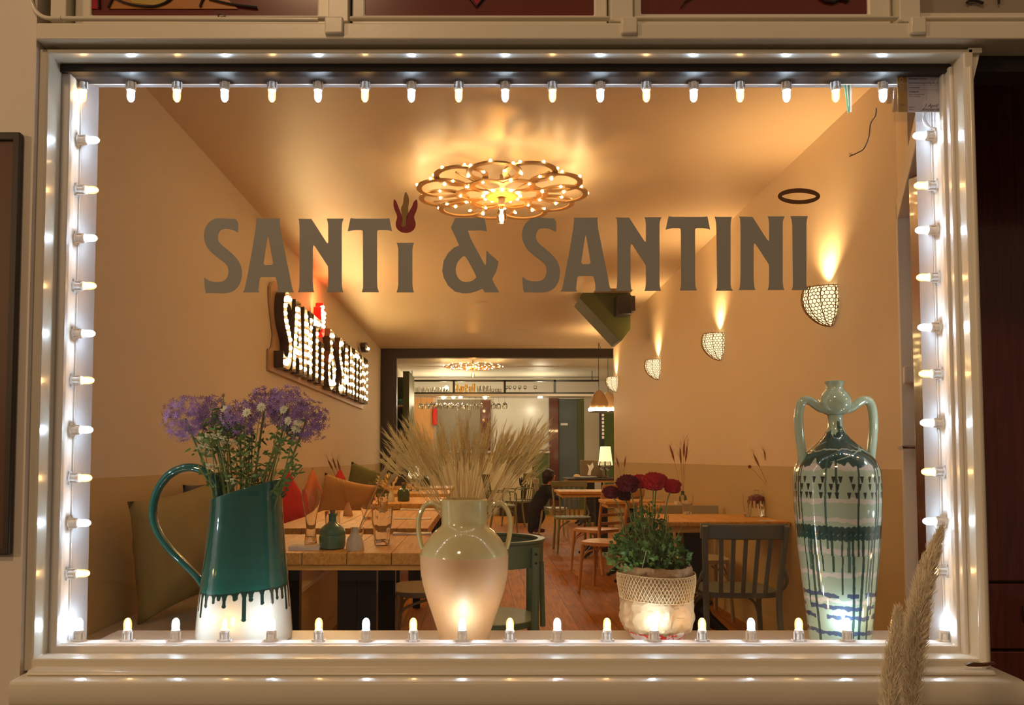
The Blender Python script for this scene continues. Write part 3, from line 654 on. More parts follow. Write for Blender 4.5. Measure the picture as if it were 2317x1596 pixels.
# loose black wire on the pane
q = MB(); q.tube(smooth_path([W(1983, 245, 1.9585), W(1981, 262, 1.9585), W(1970, 280, 1.9585), W(1966, 310, 1.9585), W(1955, 336, 1.9585), W(1940, 346, 1.9585), W(1922, 354, 1.9585)], 6), .0015, 6)
q.tube([W(1930, 350, 1.9585), W(1921, 348, 1.9585)], .0007, 5)
tag(q.build('dangling_wire', 'cable'), 'short dark frayed wire hanging in a curve below the top right bulbs', 'wire')

# menu board on the facade, left edge
Ym = 1.855
mo = tuple(W(0, 1255, Ym)); mo = (mo[0], 1.86, mo[2])
mbd = thing('menu_board', 'dark brown framed menu case fixed to the facade at the left edge', 'notice board', mo)
q = MB(); x1 = WX(36, Ym); z0, z1 = WZ(1255, Ym), WZ(303, Ym); ring(q, (x1 - .75, x1, z0, z1), (x1 - .71, WX(20, Ym), z0 + .02, z1 - .02), 1.842, 1.859); loc(q, mo).build('board_frame', 'blackwood', mbd, bevel=.004)
q = MB().box(x1 - .72, WX(20, Ym) + .002, 1.850, 1.856, z0 + .01, z1 - .01); loc(q, mo).build('back_panel', 'gilt', mbd, smooth=False)

# ------------------------------------------------------------------ pampas plumes in front of the sill
def plume(pts, w, lab, n=900, seed=1):
    rnd = random.Random(seed); P = smooth_path(pts, 10); base = P[0]
    o = thing('pampas_grass', lab, 'dried grass', tuple(base)); 
    q = MB(); q.tube([Vector((base.x - .02, base.y - .02, -.36)) - base, Vector((0, 0, 0))], .003, 6); q.tube([p - base for p in P], [.003 * (1 - i / len(P)) + .0006 for i in range(len(P))], 6)
    q.build('stem', 'dried', o)
    q = MB(); N_ = len(P)
    for k in range(n):
        t = rnd.random() ** .9; i = min(N_ - 2, int(t * (N_ - 1))); p = P[i].lerp(P[i + 1], t * (N_ - 1) - i); d = (P[i + 1] - P[i]).normalized()
        a = rnd.random() * 2 * PI; side = (Vector((math.cos(a), math.sin(a), 0)) + Vector((0, 0, .1)))
        prof = w * (math.sin(PI * min(1, t * .82 + .18)) ** .7) * (.5 + .6 * rnd.random())
        tip = p + side.normalized() * prof * .55 + d * (.035 + .02 * rnd.random())
        m1 = p + side.normalized() * prof * .2 + d * .012
        q.blade(p - base, m1 - base, .0012, (rnd.uniform(-1, 1), -1, 0)); q.blade(m1 - base, tip - base, .0012 + .0010 * rnd.random(), (rnd.uniform(-1, 1), -1, rnd.uniform(-.5, .5)), .004)
        for j in range(2):
            e = p.lerp(tip, .4 + .5 * rnd.random()); q.blade(e - base, e + (d * .014 + Vector((rnd.uniform(-1, 1), rnd.uniform(-1, 1), rnd.uniform(-.6, .4))) * .008) - base, .0010, (0, -1, rnd.uniform(-1, 1)))
    q.build('plume', 'plume', o, smooth=False)
Yq = 1.62
plume([W(2062, 1650, Yq), W(2063, 1540, Yq), W(2072, 1430, Yq), W(2092, 1320, Yq), W(2116, 1238, Yq)], .054, 'taller pampas plume leaning right in front of the sill', 2800, 2)
plume([W(2008, 1700, Yq - .04), W(2012, 1620, Yq - .04), W(2016, 1540, Yq - .04), W(2024, 1470, Yq - .04), W(2028, 1425, Yq - .04)], .040, 'shorter darker pampas plume, left of the taller one', 1900, 3)
# ------------------------------------------------------------------ the four vessels on the inner sill
def colmesh(name, V, Fc, C, m_, parent=None, loc_=None):
    me = bpy.data.meshes.new(name); me.from_pydata(V.tolist() if hasattr(V, 'tolist') else V, [], Fc); me.update()
    ca = me.color_attributes.new('Col', 'FLOAT_COLOR', 'POINT'); buf = np.ones((len(V), 4), dtype=np.float32); buf[:, :3] = C; ca.data.foreach_set('color', buf.ravel())
    me.materials.append(M[m_]); me.polygons.foreach_set('use_smooth', [True] * len(me.polygons))
    o = bpy.data.objects.new(name, me); COL.objects.link(o)
    if parent: o.parent = parent
    if loc_: o.location = loc_
    return o
def gridfaces(n, m):
    return [(i * n + k, i * n + (k + 1) % n, (i + 1) * n + (k + 1) % n, (i + 1) * n + k) for i in range(m - 1) for k in range(n)]
def sm(x, a, b): t = np.clip((x - a) / (b - a), 0, 1); return t * t * (3 - 2 * t)
def wave(x, seed, f=(3, 7, 13), a=(1, .6, .3)):
    r_ = random.Random(seed); return sum(k * np.sin(q * x + r_.random() * 6.28) for q, k in zip(f, a)) / sum(a)

# --- teal jug
YJ = 2.15; sj = YJ / 1750; JO = Vector((WX(560, YJ), YJ, SILL))
jug = thing('ceramic_jug', 'tall green glazed jug with white dripped foot and big looping handle, flowers inside', 'jug', tuple(JO))
n, mrow = 560, 300
th = np.linspace(0, 2 * PI, n, endpoint=False); tt = np.linspace(0, 1, mrow)
zj = lambda py: WZ(py, YJ) - SILL
zL, zR = zj(1132), zj(1084)
Htop = (zL + zR) / 2 + (zR - zL) / 2 * np.cos(th)
T, TH = np.meshgrid(tt, th, indexing='ij'); Z = T * Htop[None, :]
rp = [(0, 100), (.01, 104), (.05, 105), (.15, 102.5), (.3, 98), (.55, 89), (.8, 81.5), (.96, 78.5), (1, 79.5)]
RR = np.interp(Z / ((zL + zR) / 2), [a for a, b in rp], [b for a, b in rp]) * sj
cx_ = np.interp(T, [0, 1], [0, .001])
# pinched lip on the right
X = cx_ + RR * np.cos(TH) * (1 + .0 * T); Yv = RR * np.sin(TH) * (1 - .04 * T)
V = np.stack([X, Yv, Z], -1).reshape(-1, 3)
zb0 = zj(1338) + (zj(1322) - zj(1338)) * (np.cos(TH) + 1) / 2 + .002 * wave(TH, 3, (5, 11, 23))
low = np.zeros_like(TH) + zb0
rj = random.Random(12); s_arc = TH * .125
angs = []
a = 0
while a < 2 * PI: angs.append(a); a += rj.uniform(.13, .25)
dr = [(a, rj.choice((.016, .024, .030, .036, .05, .070)) * rj.uniform(.8, 1.1), rj.uniform(.0042, .0062)) for a in angs]
inside = Z > zb0
for a, l, w_ in dr:
    da = (TH - a + PI) % (2 * PI) - PI; xx = np.abs(da) * .125
    bulb_ = w_ * (1 + .35 * sm(Z, zb0 - l + .012, zb0 - l)) ; tip = zb0 - l
    cap = np.where(Z < tip + bulb_, np.sqrt(np.clip(bulb_ ** 2 - (tip + bulb_ - Z) ** 2, 0, None)), bulb_ + .005 * np.exp(-np.abs(zb0 - Z) / .005))
    inside |= (xx < cap) & (Z > tip)
teal = np.array((.006, .085, .066)); tealb = np.array((.006, .145, .125)); whit = np.array((.72, .70, .60))
rim = sm(np.abs(Z - zb0), .03, 0) * 1.0
Ct = teal[None, None] + (tealb - teal)[None, None] * (sm(Z, .17, .06) * .8 + .12 * wave(Z * 60 + TH, 4))[..., None].clip(0, 1)
edge = (Z < zb0 + .004)[..., None]; Ct = np.where(edge, np.array((.004, .032, .026)), Ct)
C = np.where(inside[..., None], Ct, whit); C = C.reshape(-1, 3)
Vi = V.copy(); 
# inner wall
k_in = (RR - .006) / RR; Vi2 = np.stack([X * k_in, Yv * k_in, np.maximum(Z, .012)], -1)[::-1][:, :, :].reshape(-1, 3)
V_all = np.concatenate([V, Vi2]); C_all = np.concatenate([C, np.tile(teal * .8, (len(Vi2), 1))])
colmesh('body', V_all, gridfaces(n, mrow * 2), C_all, 'ceramic', jug)
q = MB(); q.lathe([(0, 0), (.122, 0), (.124, .002)], 48); q.build('foot', 'ceramicp', jug)
hp = [(497, 1130, .0), (497, 1100, -.003), (482, 1078, -.005), (455, 1062, -.006), (425, 1058, -.007), (392, 1070, -.008), (366, 1098, -.008), (352, 1135, -.008), (350, 1172, -.008), (362, 1208, -.007), (387, 1244, -.005), (417, 1275, -.003), (443, 1302, 0), (461, 1328, .0), (470, 1345, 0)]
hpt = smooth_path([Vector((W(x, y, YJ).x - JO.x, yo, WZ(y, YJ) - SILL)) for x, y, yo in hp], 5)
def ribbon(pts, w, th_, n=12):
    """rounded strap: wide along Y, thinner in the plane of the loop"""
    q = MB(); vs = []; fs = []
    for i, p in enumerate(pts):
        t = (pts[min(i + 1, len(pts) - 1)] - pts[max(0, i - 1)]).normalized(); u = t.cross(Vector((0, 1, 0))).normalized(); b = Vector((0, 1, 0))
        ww = w(i / (len(pts) - 1)) if callable(w) else w; tt_ = th_(i / (len(pts) - 1)) if callable(th_) else th_
        for k in range(n):
            a = 2 * PI * k / n; vs.append(p + u * math.cos(a) * tt_ + b * math.sin(a) * ww)
    for i in range(len(pts) - 1):
        for k in range(n): fs.append((i * n + k, i * n + (k + 1) % n, (i + 1) * n + (k + 1) % n, (i + 1) * n + k))
    fs.append(tuple(range(n))); fs.append(tuple((len(pts) - 1) * n + k for k in range(n)))
    return q.add(vs, fs)
ribbon(hpt, lambda t: .021 - .006 * t, lambda t: .0135 - .0055 * t, 16).build('handle', 'teal', jug)

# --- cream amphora
YA = 2.13; sa = YA / 1750; AO = Vector((WX(1051, YA), YA, SILL))
amp = thing('amphora', 'two-handled amphora, cream glazed above and bare terracotta below, holding wheat', 'vase', tuple(AO))
za = lambda py: WZ(py, YA) - SILL
bp_ = [(1262, 99), (1290, 98), (1320, 93), (1350, 85), (1380, 75), (1410, 65), (1432, 58), (1448, 55)]
prof = [(55 * sa, 0), (55 * sa, za(1450) if za(1450) > 0 else .002)] + [(r * sa, za(y)) for y, r in bp_[::-1]] + [(99.5 * sa, za(1254))]
prof = sorted([(r, max(0, z)) for r, z in prof], key=lambda a: a[1])
pp = smooth_path([Vector((r, 0, z)) for r, z in prof], 4); prof = [(p.x, p.z) for p in pp]
MB().lathe(prof, 72).build('lower_body', 'clay', amp)['label'] = 'bare pale terracotta lower body'
up_ = [(99.5, 1254), (98, 1247), (90, 1232), (78, 1214), (65, 1200), (54, 1192), (51.5, 1186), (52, 1160), (53, 1143), (54, 1139), (54.5, 1132), (51, 1129), (48, 1131), (47, 1150), (46, 1190)]
p0_ = up_[:4]; MB().lathe([(r * sa, za(y)) for r, y in up_], 72).build('glazed_shoulder_and_neck', 'cream', amp, angle=50)['label'] = 'glossy cream glazed shoulder and neck'
for sgn_ in (-1, 1):
    hs = [(51, 1148), (60, 1142), (72, 1138), (86, 1142), (97, 1156), (103, 1176), (103, 1200), (99, 1226), (94, 1242)]
    pts = smooth_path([Vector((sgn_ * r * sa, 0, za(y))) for r, y in hs], 5)
    ribbon(pts, .012, .0068, 12).build('handle', 'cream', amp)

# --- tall dripped vase
YV = 2.105; sv = YV / 1750; VO = Vector((WX(1889, YV), YV, SILL))
vas = thing('tall_bottle_vase', 'tall pale green bottle vase with looped handles and dark drips and bands', 'vase', tuple(VO))
zv = lambda py: WZ(py, YV) - SILL
vp = [(1470, 62), (1448, 64), (1430, 66), (1400, 69), (1360, 73), (1320, 77), (1280, 81), (1240, 85), (1200, 88), (1160, 90.5), (1120, 92), (1080, 91.5), (1060, 88.5), (1045, 82), (1033, 74), (1020, 61), (1008, 47), (998, 36), (988, 27), (975, 19.5), (965, 16.5), (950, 15.5), (940, 17)]
pts = smooth_path([Vector((r * sv, 0, max(0, zv(y)))) for y, r in vp], 6)
zz = np.array([p.z for p in pts]); rr = np.array([p.x for p in pts])
n, mrow = 640, 470; s_ = np.linspace(0, 1, mrow); L_ = np.concatenate([[0], np.cumsum(np.hypot(np.diff(zz), np.diff(rr)))]); L_ /= L_[-1]
Zr = np.interp(s_, L_, zz); Rr = np.interp(s_, L_, rr)
th = np.linspace(0, 2 * PI, n, endpoint=False); Z, TH = np.meshgrid(Zr, th, indexing='ij'); RR = np.repeat(Rr[:, None], n, 1)
PY = np.interp(Z, [zv(y) for y in range(1480, 900, -4)], [y for y in range(1480, 900, -4)])
C = np.zeros(Z.shape + (3,)) + np.array((.40, .52, .39)); tealv = np.array((.008, .052, .048)); pinkw = np.array((.72, .66, .62)); navy_ = np.array((.03, .05, .13)); blk = np.array((.008, .012, .012))
def put(mask, col, a=1.0): C[mask] = C[mask] * (1 - a) + col * a
ws = lambda sd, f=(4, 9, 17, 31): wave(TH, sd, f, (1, .8, .5, .4))
for y, w_, sd in ((1056, 7, 1), (1130, 5, 2), (1172, 5, 3), (1240, 6, 4), (1291, 5, 5), (1350, 4, 8)):
    put(np.abs(PY - y - 4 * ws(sd)) < w_ + 2.5 * ws(sd + 20, (7, 15, 26, 40)), pinkw, .75)
# glaze over the shoulder, ragged lower edge
ed = 1052 + 16 * ws(9, (9, 14, 23, 37)); put((PY < ed) & (PY > 980 + 10 * ws(10)), tealv, .96)
put((np.abs(PY - 1019 - 4 * ws(31)) < 1.5) | ((wave(TH * 3 + PY * .11, 6, (2, 5, 9), (1, 1, .8)) > .62) & (PY > 1000) & (PY < 1046)), np.array((.42, .52, .42)), .8)
rv = random.Random(5)
for k in range(50):
    a = k * 2 * PI / 50 + rv.uniform(-.03, .03); y0 = rv.choice((1035, 1045, 1050, 1195, 1195)); y1 = y0 + rv.choice((50, 90, 140, 200, 250, 330)); y1 = min(y1, 1449); w_ = rv.uniform(1.7, 3.2) * sv
    aa = a + .02 * np.sin(PY * .02 + k) + (.02 * (PY > 1250)); da = np.abs((TH - aa + PI) % (2 * PI) - PI) * RR
    put((da < w_) & (PY > y0) & (PY < y1), tealv if k % 4 else np.array((.05, .13, .11)), .93)
put(np.abs(PY - 1194 - 2 * ws(40)) < 7 + 3 * np.abs(np.sin(TH * 24)), tealv, .95); put(np.abs(PY - 1209 - 2 * ws(40)) < 4 + 3.5 * np.abs(np.sin(TH * 24 + 1)), np.array((.012, .06, .06)), .95)
for y, sd in ((1337, 50), (1364, 51), (1386, 52), (1421, 53)):
    gap = wave(TH, sd, (3, 8, 13), (1, .7, .5)) > -.45; put((np.abs(PY - y - 3 * ws(sd)) < 4.5 + 2 * ws(sd + 9, (11, 19, 29, 41))) & gap, navy_, .9)
for row, (y, f) in enumerate(((1084, 30), (1100, 26), (1118, 32))):
    for k in range(f):
        a = 2 * PI * k / f + rv.uniform(-.05, .05); da = ((TH - a + PI) % (2 * PI) - PI) * RR / sv; h_ = (PY - y + 7) / 14
        put((h_ > 0) & (h_ < 1) & (np.abs(da + rv.uniform(-1, 1)) < 4.6 * (1 - h_ * .75)), blk, .97)
for a0 in (-1.62, -1.25):
    da = np.abs((TH - a0 + PI) % (2 * PI) - PI) * RR / sv; put((da < 3.2) & (PY > 955 + (a0 + 1.6) * 30) & (PY < 1000), tealv, .9)
V = np.stack([RR * np.cos(TH), RR * np.sin(TH), Z], -1).reshape(-1, 3)
colmesh('body', V, gridfaces(n, mrow), C.reshape(-1, 3), 'ceramic', vas)
nk = [(0, 939), (14, 941), (24, 936), (31, 927), (35, 915), (34, 902), (28, 890), (20, 882), (17.5, 876), (20, 868), (21.5, 864), (20, 863), (16.5, 866), (15, 876), (0, 880)]
pn_ = [(r * sv, zv(y)) for r, y in nk]
MB().lathe(pn_, 48).build('bulbous_mouth', 'ceramicp', vas, angle=60)
for sgn_ in (-1, 1):
    hs = [(20, 929), (38, 923), (50, 913), (63, 906), (74, 908), (81, 920), (84.5, 945), (83.5, 980), (80, 1010), (77, 1036), (76, 1056)]
    pts = smooth_path([Vector((sgn_ * r * sv, -.004, zv(y))) for r, y in hs], 5)
    MB().tube(pts, [.0108] * 8 + [.0118] * (len(pts) - 8), 14).build('handle', 'ceramicp', vas)

# --- potted ranunculus
YP = 2.125; sp_ = YP / 1750; PO_ = Vector((WX(1480, YP), YP, SILL)); zp = lambda py: WZ(py, YP) - SILL
pot = thing('flower_pot', 'round red and white marbled pot wrapped in crumpled kraft paper with a jute band', 'pot', tuple(PO_))
n, mrow = 260, 60; prof = [(40, 1470), (44, 1455), (52, 1448), (60, 1438), (68, 1425), (72, 1410)]
zz = np.linspace(0, zp(1408), mrow); rr = np.interp(zz, [max(0, zp(y)) + i * 1e-6 for i, (r, y) in enumerate(prof)], [r * sp_ for r, y in prof])
th = np.linspace(0, 2 * PI, n, endpoint=False); Z, TH = np.meshgrid(zz, th, indexing='ij'); RR = np.repeat(rr[:, None], n, 1)
Vp = np.stack([RR * np.cos(TH), RR * np.sin(TH), Z], -1).reshape(-1, 3)
nz = np.array([pnoise(Vector((v[0] * 55, v[1] * 55, v[2] * 75))) + .5 * pnoise(Vector((v[0] * 130, v[1] * 130 + 5, v[2] * 150))) for v in Vp])
Cp = np.where((nz > .02)[:, None], np.array((.62, .02, .015)), np.array((.75, .66, .6)))
colmesh('bowl', Vp, gridfaces(n, mrow), Cp, 'ceramic', pot)['label'] = 'red and white marbled bowl'
MB().lathe([(0, .001), (40 * sp_, .001)], 24).build('foot', 'ceramicp', pot)
def crump(prof, amp, seed, n=120, fine=True):
    rows = smooth_path([Vector((r * sp_, 0, zp(y))) for r, y in prof], 6); vs = []; fs = []
    for i, p in enumerate(rows):
        for k in range(n):
            t = 2 * PI * k / n; d = pnoise(Vector((math.cos(t) * 4 + seed, math.sin(t) * 4, p.z * 38))) + .7 * abs(pnoise(Vector((math.cos(t) * 10, math.sin(t) * 10 + seed, p.z * 60)))) + .35 * pnoise(Vector((math.cos(t) * 24, math.sin(t) * 24, p.z * 140 + seed)))
            r_ = p.x + amp * d; vs.append((r_ * math.cos(t), r_ * math.sin(t), p.z + amp * .7 * pnoise(Vector((math.cos(t) * 5, math.sin(t) * 5, i * .6 + seed)))))
    q = MB(); q.add(vs, [(i * n + k, i * n + (k + 1) % n, (i + 1) * n + (k + 1) % n, (i + 1) * n + k) for i in range(len(rows) - 1) for k in range(n)])
    return q
crump([(68, 1424), (77, 1412), (80, 1390), (80, 1368), (77, 1352), (74, 1335)], .0065, 3).build('paper_wrap', 'kraftl', pot, solid=.0006)
crump([(72, 1330), (77, 1310), (79, 1294), (75, 1278)], .008, 8).build('paper_collar', 'kraft', pot, solid=.0006)
# woven jute band: real strands
q = MB(); rb = lambda y: interp([(1290, 84.5), (1305, 87), (1325, 85), (1350, 80.5)], y) * sp_
for fam in (1, -1):
    for k in range(64):
        a = 2 * PI * k / 64; pts = []
        for j in range(9):
            y = 1296 + j * 7; w_ = .0006 * (1 if (j + k) % 2 else -1) * fam
            pts.append(((rb(y) + w_) * math.cos(a + fam * j * .045), (rb(y) + w_) * math.sin(a + fam * j * .045), zp(y) + .002 * math.sin(a * 2 + .5)))
        q.tube(pts, .00105, 5, cap=False)
for y in (1296, 1352): q.tube([(rb(y) * math.cos(k * PI / 24), rb(y) * math.sin(k * PI / 24), zp(y) + .002 * math.sin(k * PI / 12 + .5)) for k in range(49)], .0014, 6)
q.build('jute_band', 'jute', pot); q = MB(); q.lathe([((rb(y) - .003), zp(y)) for y in (1352, 1325, 1305, 1296)], 60)
q.build('band_lining', 'kraft', pot)
q = MB(); q.tube([(W(1557, 1277, YP).x - PO_.x, -.01, zp(1277)), (W(1566, 1336, YP).x - PO_.x, -.012, zp(1338))], .0018, 6); q.build('stick', 'napkin', pot); q = MB(); q.tube([(W(1440, 1262, YP).x - PO_.x, -.075, zp(1277)), (W(1450, 1240, YP).x - PO_.x, -.07, zp(1240))], .0012, 6)
q.build('stick', 'napkin', pot)
pl = thing('ranunculus_plant', 'leafy green plant with six dark red ruffled flowers growing in the wrapped pot', 'plant', (PO_.x, PO_.y, PO_.z + .1))
LOp = (PO_.x, PO_.y, PO_.z + .1)
rl = random.Random(9); q = MB()
def leafcluster(q, c, size, rl, n=7):
    d0 = Vector((rl.uniform(-1, 1), rl.uniform(-1, .6), rl.uniform(-.6, .9))).normalized(); s_ = d0.cross(Vector((rl.random(), rl.random(), rl.random()))).normalized()
    for j in range(n):
        a = (j - (n - 1) / 2) * .42; d = (d0 * math.cos(a) + s_ * math.sin(a)); L = size * (1 - .1 * abs(j - (n - 1) / 2)) * rl.uniform(.8, 1.1)
        b = c + d * L * .25; q.blade(b, c + d * L, size * .36, d0.cross(s_) + Vector((rl.uniform(-.3, .3),) * 3), .0, 4)
ctr = W(1463, 1230, YP) - Vector(LOp)
for k in range(900):
    py = rl.triangular(1135, 1296, 1270); wid = interp([(1135, 24), (1180, 38), (1210, 62), (1235, 90), (1262, 96), (1296, 84)], py)
    a = rl.random() * 2 * PI; r_ = wid * math.sqrt(rl.uniform(.15, 1)); c = Vector(((1462 + r_ * math.cos(a) - CX) * sp_ - LOp[0] + .0, r_ * math.sin(a) * sp_ * .85, WZ(py, YP) - LOp[2]))
    leafcluster(q, c, rl.uniform(.007, .018) * (.7 if py < 1210 else 1), rl, rl.choice((5, 5, 7)))
q.build('foliage', 'leaf', pl, smooth=False)
q = MB()
for k in range(90):
    a = rl.random() * 2 * PI; x = 1462 + rl.gauss(0, 34); y = rl.uniform(1140, 1250); q.tube(smooth_path([Vector(((1470 + rl.uniform(-20, 20) - CX) * sp_ - LOp[0], rl.uniform(-.02, .02), zp(1300) - .1)), Vector(((x - CX) * sp_ * .6 + (1470 - CX) * sp_ * .4 - LOp[0], rl.uniform(-.05, .05), zp((y + 1290) / 2) - .1)), Vector(((x - CX) * sp_ - LOp[0], rl.uniform(-.05, .05), zp(y) - .1))], 4), .0011, 5)
q.build('leaf_stalks', 'stem', pl)
def ruffle(q, c, r, rl, n=46):
    for k in range(n):
        t = (k + .5) / n; ph = math.acos(1 - 1.5 * t); a = k * 2.399963
        d = Vector((math.sin(ph) * math.cos(a), math.sin(ph) * math.sin(a) - .35, math.cos(ph))).normalized(); rad = r * (.5 + .5 * t ** .5)
        s_ = d.cross(Vector((0, 0, 1)) if abs(d.z) < .95 else Vector((1, 0, 0))).normalized(); u = s_.cross(d).normalized(); w_ = r * (.35 + .35 * t)
        vs = []
        for i in range(4):
            for j in range(5):
                uu = (j / 4 - .5) * 2; vv = i / 3; bend = (1 - uu * uu) * .25; p = c + d * rad * (.55 + .45 * bend * 1.2 + .18 * vv) + s_ * uu * w_ * (.6 + .5 * math.sin(PI * min(1, vv + .25))) + u * (vv - .45) * w_ * 1.5 + d * .12 * r * math.sin(uu * 5 + k) * vv
                vs.append(p)
        q.add(vs, [(i * 5 + j, i * 5 + j + 1, (i + 1) * 5 + j + 1, (i + 1) * 5 + j) for i in range(3) for j in range(4)])
for x, y, r_, m_, yo in ((1381, 1114, 17, 'petald', .0), (1416, 1094, 24, 'petald', -.02), (1416, 1122, 15, 'petald', .03), (1452, 1090, 19, 'petalr', .03), (1469, 1088, 24, 'petalr', -.045), (1492, 1088, 20, 'petalr', .02), (1518, 1100, 19, 'petalr', -.01)):
    c = Vector(((x - CX) * sp_ - LOp[0], yo, WZ(y, YP) - LOp[2])); q = MB(); ruffle(q, c, r_ * sp_ * 1.1, rl)
    f_ = q.build('flower', m_, pl, solid=.0005)
    if m_ == 'petald': f_['label'] = 'dark wine-red flower'
    q = MB(); q.tube(smooth_path([c - Vector((0, 0, .01)), c + Vector(((1465 - x) * sp_ * .25, 0, -.05)), Vector(((1465 + (x - 1465) * .45 - CX) * sp_ - LOp[0], yo * .4, zp(1290) - .1))], 5), .0018, 6); q.build('flower_stem', 'stem', f_)

# ------------------------------------------------------------------ flowers in the jug
sj = YJ / 1750
def jp(x, y, yo=0): p = W(x, y, YJ); return Vector((p.x, YJ + yo, p.z))
rf = random.Random(4)
def allium(x, y, r, yo, lab, bx, m_='purple', q3=(1, 1, 1)):
    c = jp(x, y, yo); b = jp(bx, 1290, yo * .3); o = thing('allium_flower', lab, 'flower', tuple(b), group='purple alliums in the jug')
    q = MB(); mid = jp(bx + (x - bx) * .35, 1290 + (y - 1290) * .5, yo * .5); q.tube(smooth_path([Vector((0, 0, 0)), mid - b, c - b], 8), .0030, 8); q.build('stem', 'stem', o)
    q = MB(); R_ = r * sj
    for k in range(int(190 * (r / 50) ** 2)):
        d = Vector((rf.gauss(0, 1), rf.gauss(0, 1), rf.gauss(0, 1))).normalized(); d = Vector((d.x * q3[0], d.y * q3[1], d.z * q3[2])); f = rf.uniform(.72, 1.06); p = c - b + d * R_ * f; dn = (d.normalized() + Vector((rf.uniform(-.4, .4), rf.uniform(-.4, .4), rf.uniform(-.4, .4)))).normalized()
        s_ = dn.cross(Vector((.3, .2, 1))).normalized(); u = dn.cross(s_); q.blade(c - b + d * R_ * .2, p, .0008, (0, -1, 0))
        ph = rf.random()
        for j in range(6):
            a = j * PI / 3 + ph; e = s_ * math.cos(a) + u * math.sin(a); q.blade(p, p + e * .0110 + dn * .003, .0027, dn, 0, 3)
    q.build('flower_head', m_, o, smooth=False)
allium(425, 948, 50, -.02, 'leftmost purple allium head in the jug', 520); allium(468, 932, 40, .04, 'purple allium just right of the leftmost head', 528, 'purpled')
allium(548, 952, 42, -.02, 'purple allium at the middle of the bouquet, hanging lowest', 548); allium(594, 922, 46, .02, 'purple allium standing above the middle of the bouquet', 560, 'purpled')
allium(655, 925, 50, -.01, 'topmost purple allium, right of the middle', 585); allium(696, 955, 50, -.02, 'rightmost purple allium head in the jug', 600, 'purpled')
def daisy(x, y, yo, bx, lab, bud=False, r=9):
    c = jp(x, y, yo); b = jp(bx, 1270, yo * .3); o = thing('white_flower', lab, 'flower', tuple(b), group='small white flowers in the jug')
    q = MB(); mid = jp(bx + (x - bx) * .5 + rf.uniform(-8, 8), 1270 + (y - 1270) * .5, yo * .6); q.tube(smooth_path([Vector((0, 0, 0)), mid - b, c - b], 8), .0012, 6)
    q.build('stem', 'stem', o)
    q = MB(); dn = Vector((rf.uniform(-.5, .5), -1, rf.uniform(0, .6))).normalized(); s_ = dn.cross(Vector((0, 0, 1))).normalized(); u = dn.cross(s_); R_ = r * sj
    q.ball(c - b, R_ * (.6 if bud else .42), 8, 6)
    if not bud:
        for j in range(11):
            a = j * 2 * PI / 11; e = s_ * math.cos(a) + u * math.sin(a); q.blade(c - b, c - b + e * R_ * rf.uniform(1.1, 1.45) - dn * .002, R_ * .55, dn, 0, 3)
    q.build('flower_head', 'petalw' if not bud else 'dried', o, smooth=False)
    q = MB()
    for k in range(16):
        t = rf.uniform(.15, .9); p = Vector((0, 0, 0)).lerp(mid - b, t * 2) if t < .5 else (mid - b).lerp(c - b, t * 2 - 1); d = Vector((rf.uniform(-1, 1), rf.uniform(-1, .5), rf.uniform(-.2, 1))).normalized()
        q.blade(p, p + d * rf.uniform(.012, .03), .007, (rf.uniform(-1, 1), -1, .2), .002, 4)
    q.build('leaves', 'leaf', o, smooth=False)
for i, (x, y, yo, bx, lab) in enumerate(((576, 937, -.075, 552, 'white flower on the lower left of the two in the middle of the bouquet'), (610, 925, -.085, 560, 'white flower in the middle, just above and right of another white one'), (655, 930, -.07, 575, 'white flower in front of the topmost allium'),
        (665, 955, -.07, 580, 'white flower below the topmost allium'), (688, 958, -.075, 590, 'white flower in front of the rightmost allium'), (683, 972, -.07, 590, 'lowest white flower in front of the rightmost allium'), (518, 928, -.03, 530, 'white flower between the left and middle alliums'))):
    daisy(x, y, yo, bx, lab, r=9)
daisy(510, 896, -.02, 532, 'brown bud standing highest between left and middle alliums', True, 7)
def umbel(x, y, w, bx, lab, yo=-.06):
    c = jp(x, y, yo); b = jp(bx, 1270, yo * .3); o = thing('cow_parsley', lab, 'flower', tuple(b), group='cream umbels in the jug')
    q = MB(); m1 = c - b - Vector((0, 0, .03)); q.tube(smooth_path([Vector((0, 0, 0)), (m1) * .5 + Vector((-.004, 0, 0)), m1], 6), .0014, 6)
    hb = MB()
    for k in range(int(w * .7)):
        t = rf.uniform(-1, 1); p = c - b + Vector((t * w * sj, rf.uniform(-.012, .012), rf.uniform(-.006, .006) - abs(t) * .004)); q.tube([m1, p], .0005, 4)
        for j in range(4): hb.ball(p + Vector((rf.uniform(-.004, .004), rf.uniform(-.004, .004), rf.uniform(-.002, .003))), .0026, 6, 4, (1, 1, .7))
    q.build('stem', 'stem', o); hb.build('umbel', 'petalw', o)
umbel(497, 988, 30, 520, 'cream umbel under the left alliums, highest of the umbels'); umbel(478, 1012, 20, 515, 'cream umbel at the left side of the bouquet', -.04); umbel(528, 1000, 18, 530, 'cream umbel right of the highest one', -.05)
umbel(493, 1055, 13, 518, 'low cream umbel beside the top of the jug handle'); umbel(538, 1085, 10, 535, 'lowest cream umbel at the jug mouth', -.07)
gb = thing('bouquet_greenery', 'green stems and leaves filling the jug between the flowers', 'foliage', tuple(jp(550, 1280)))
bo = jp(550, 1280); q = MB(); q2 = MB()
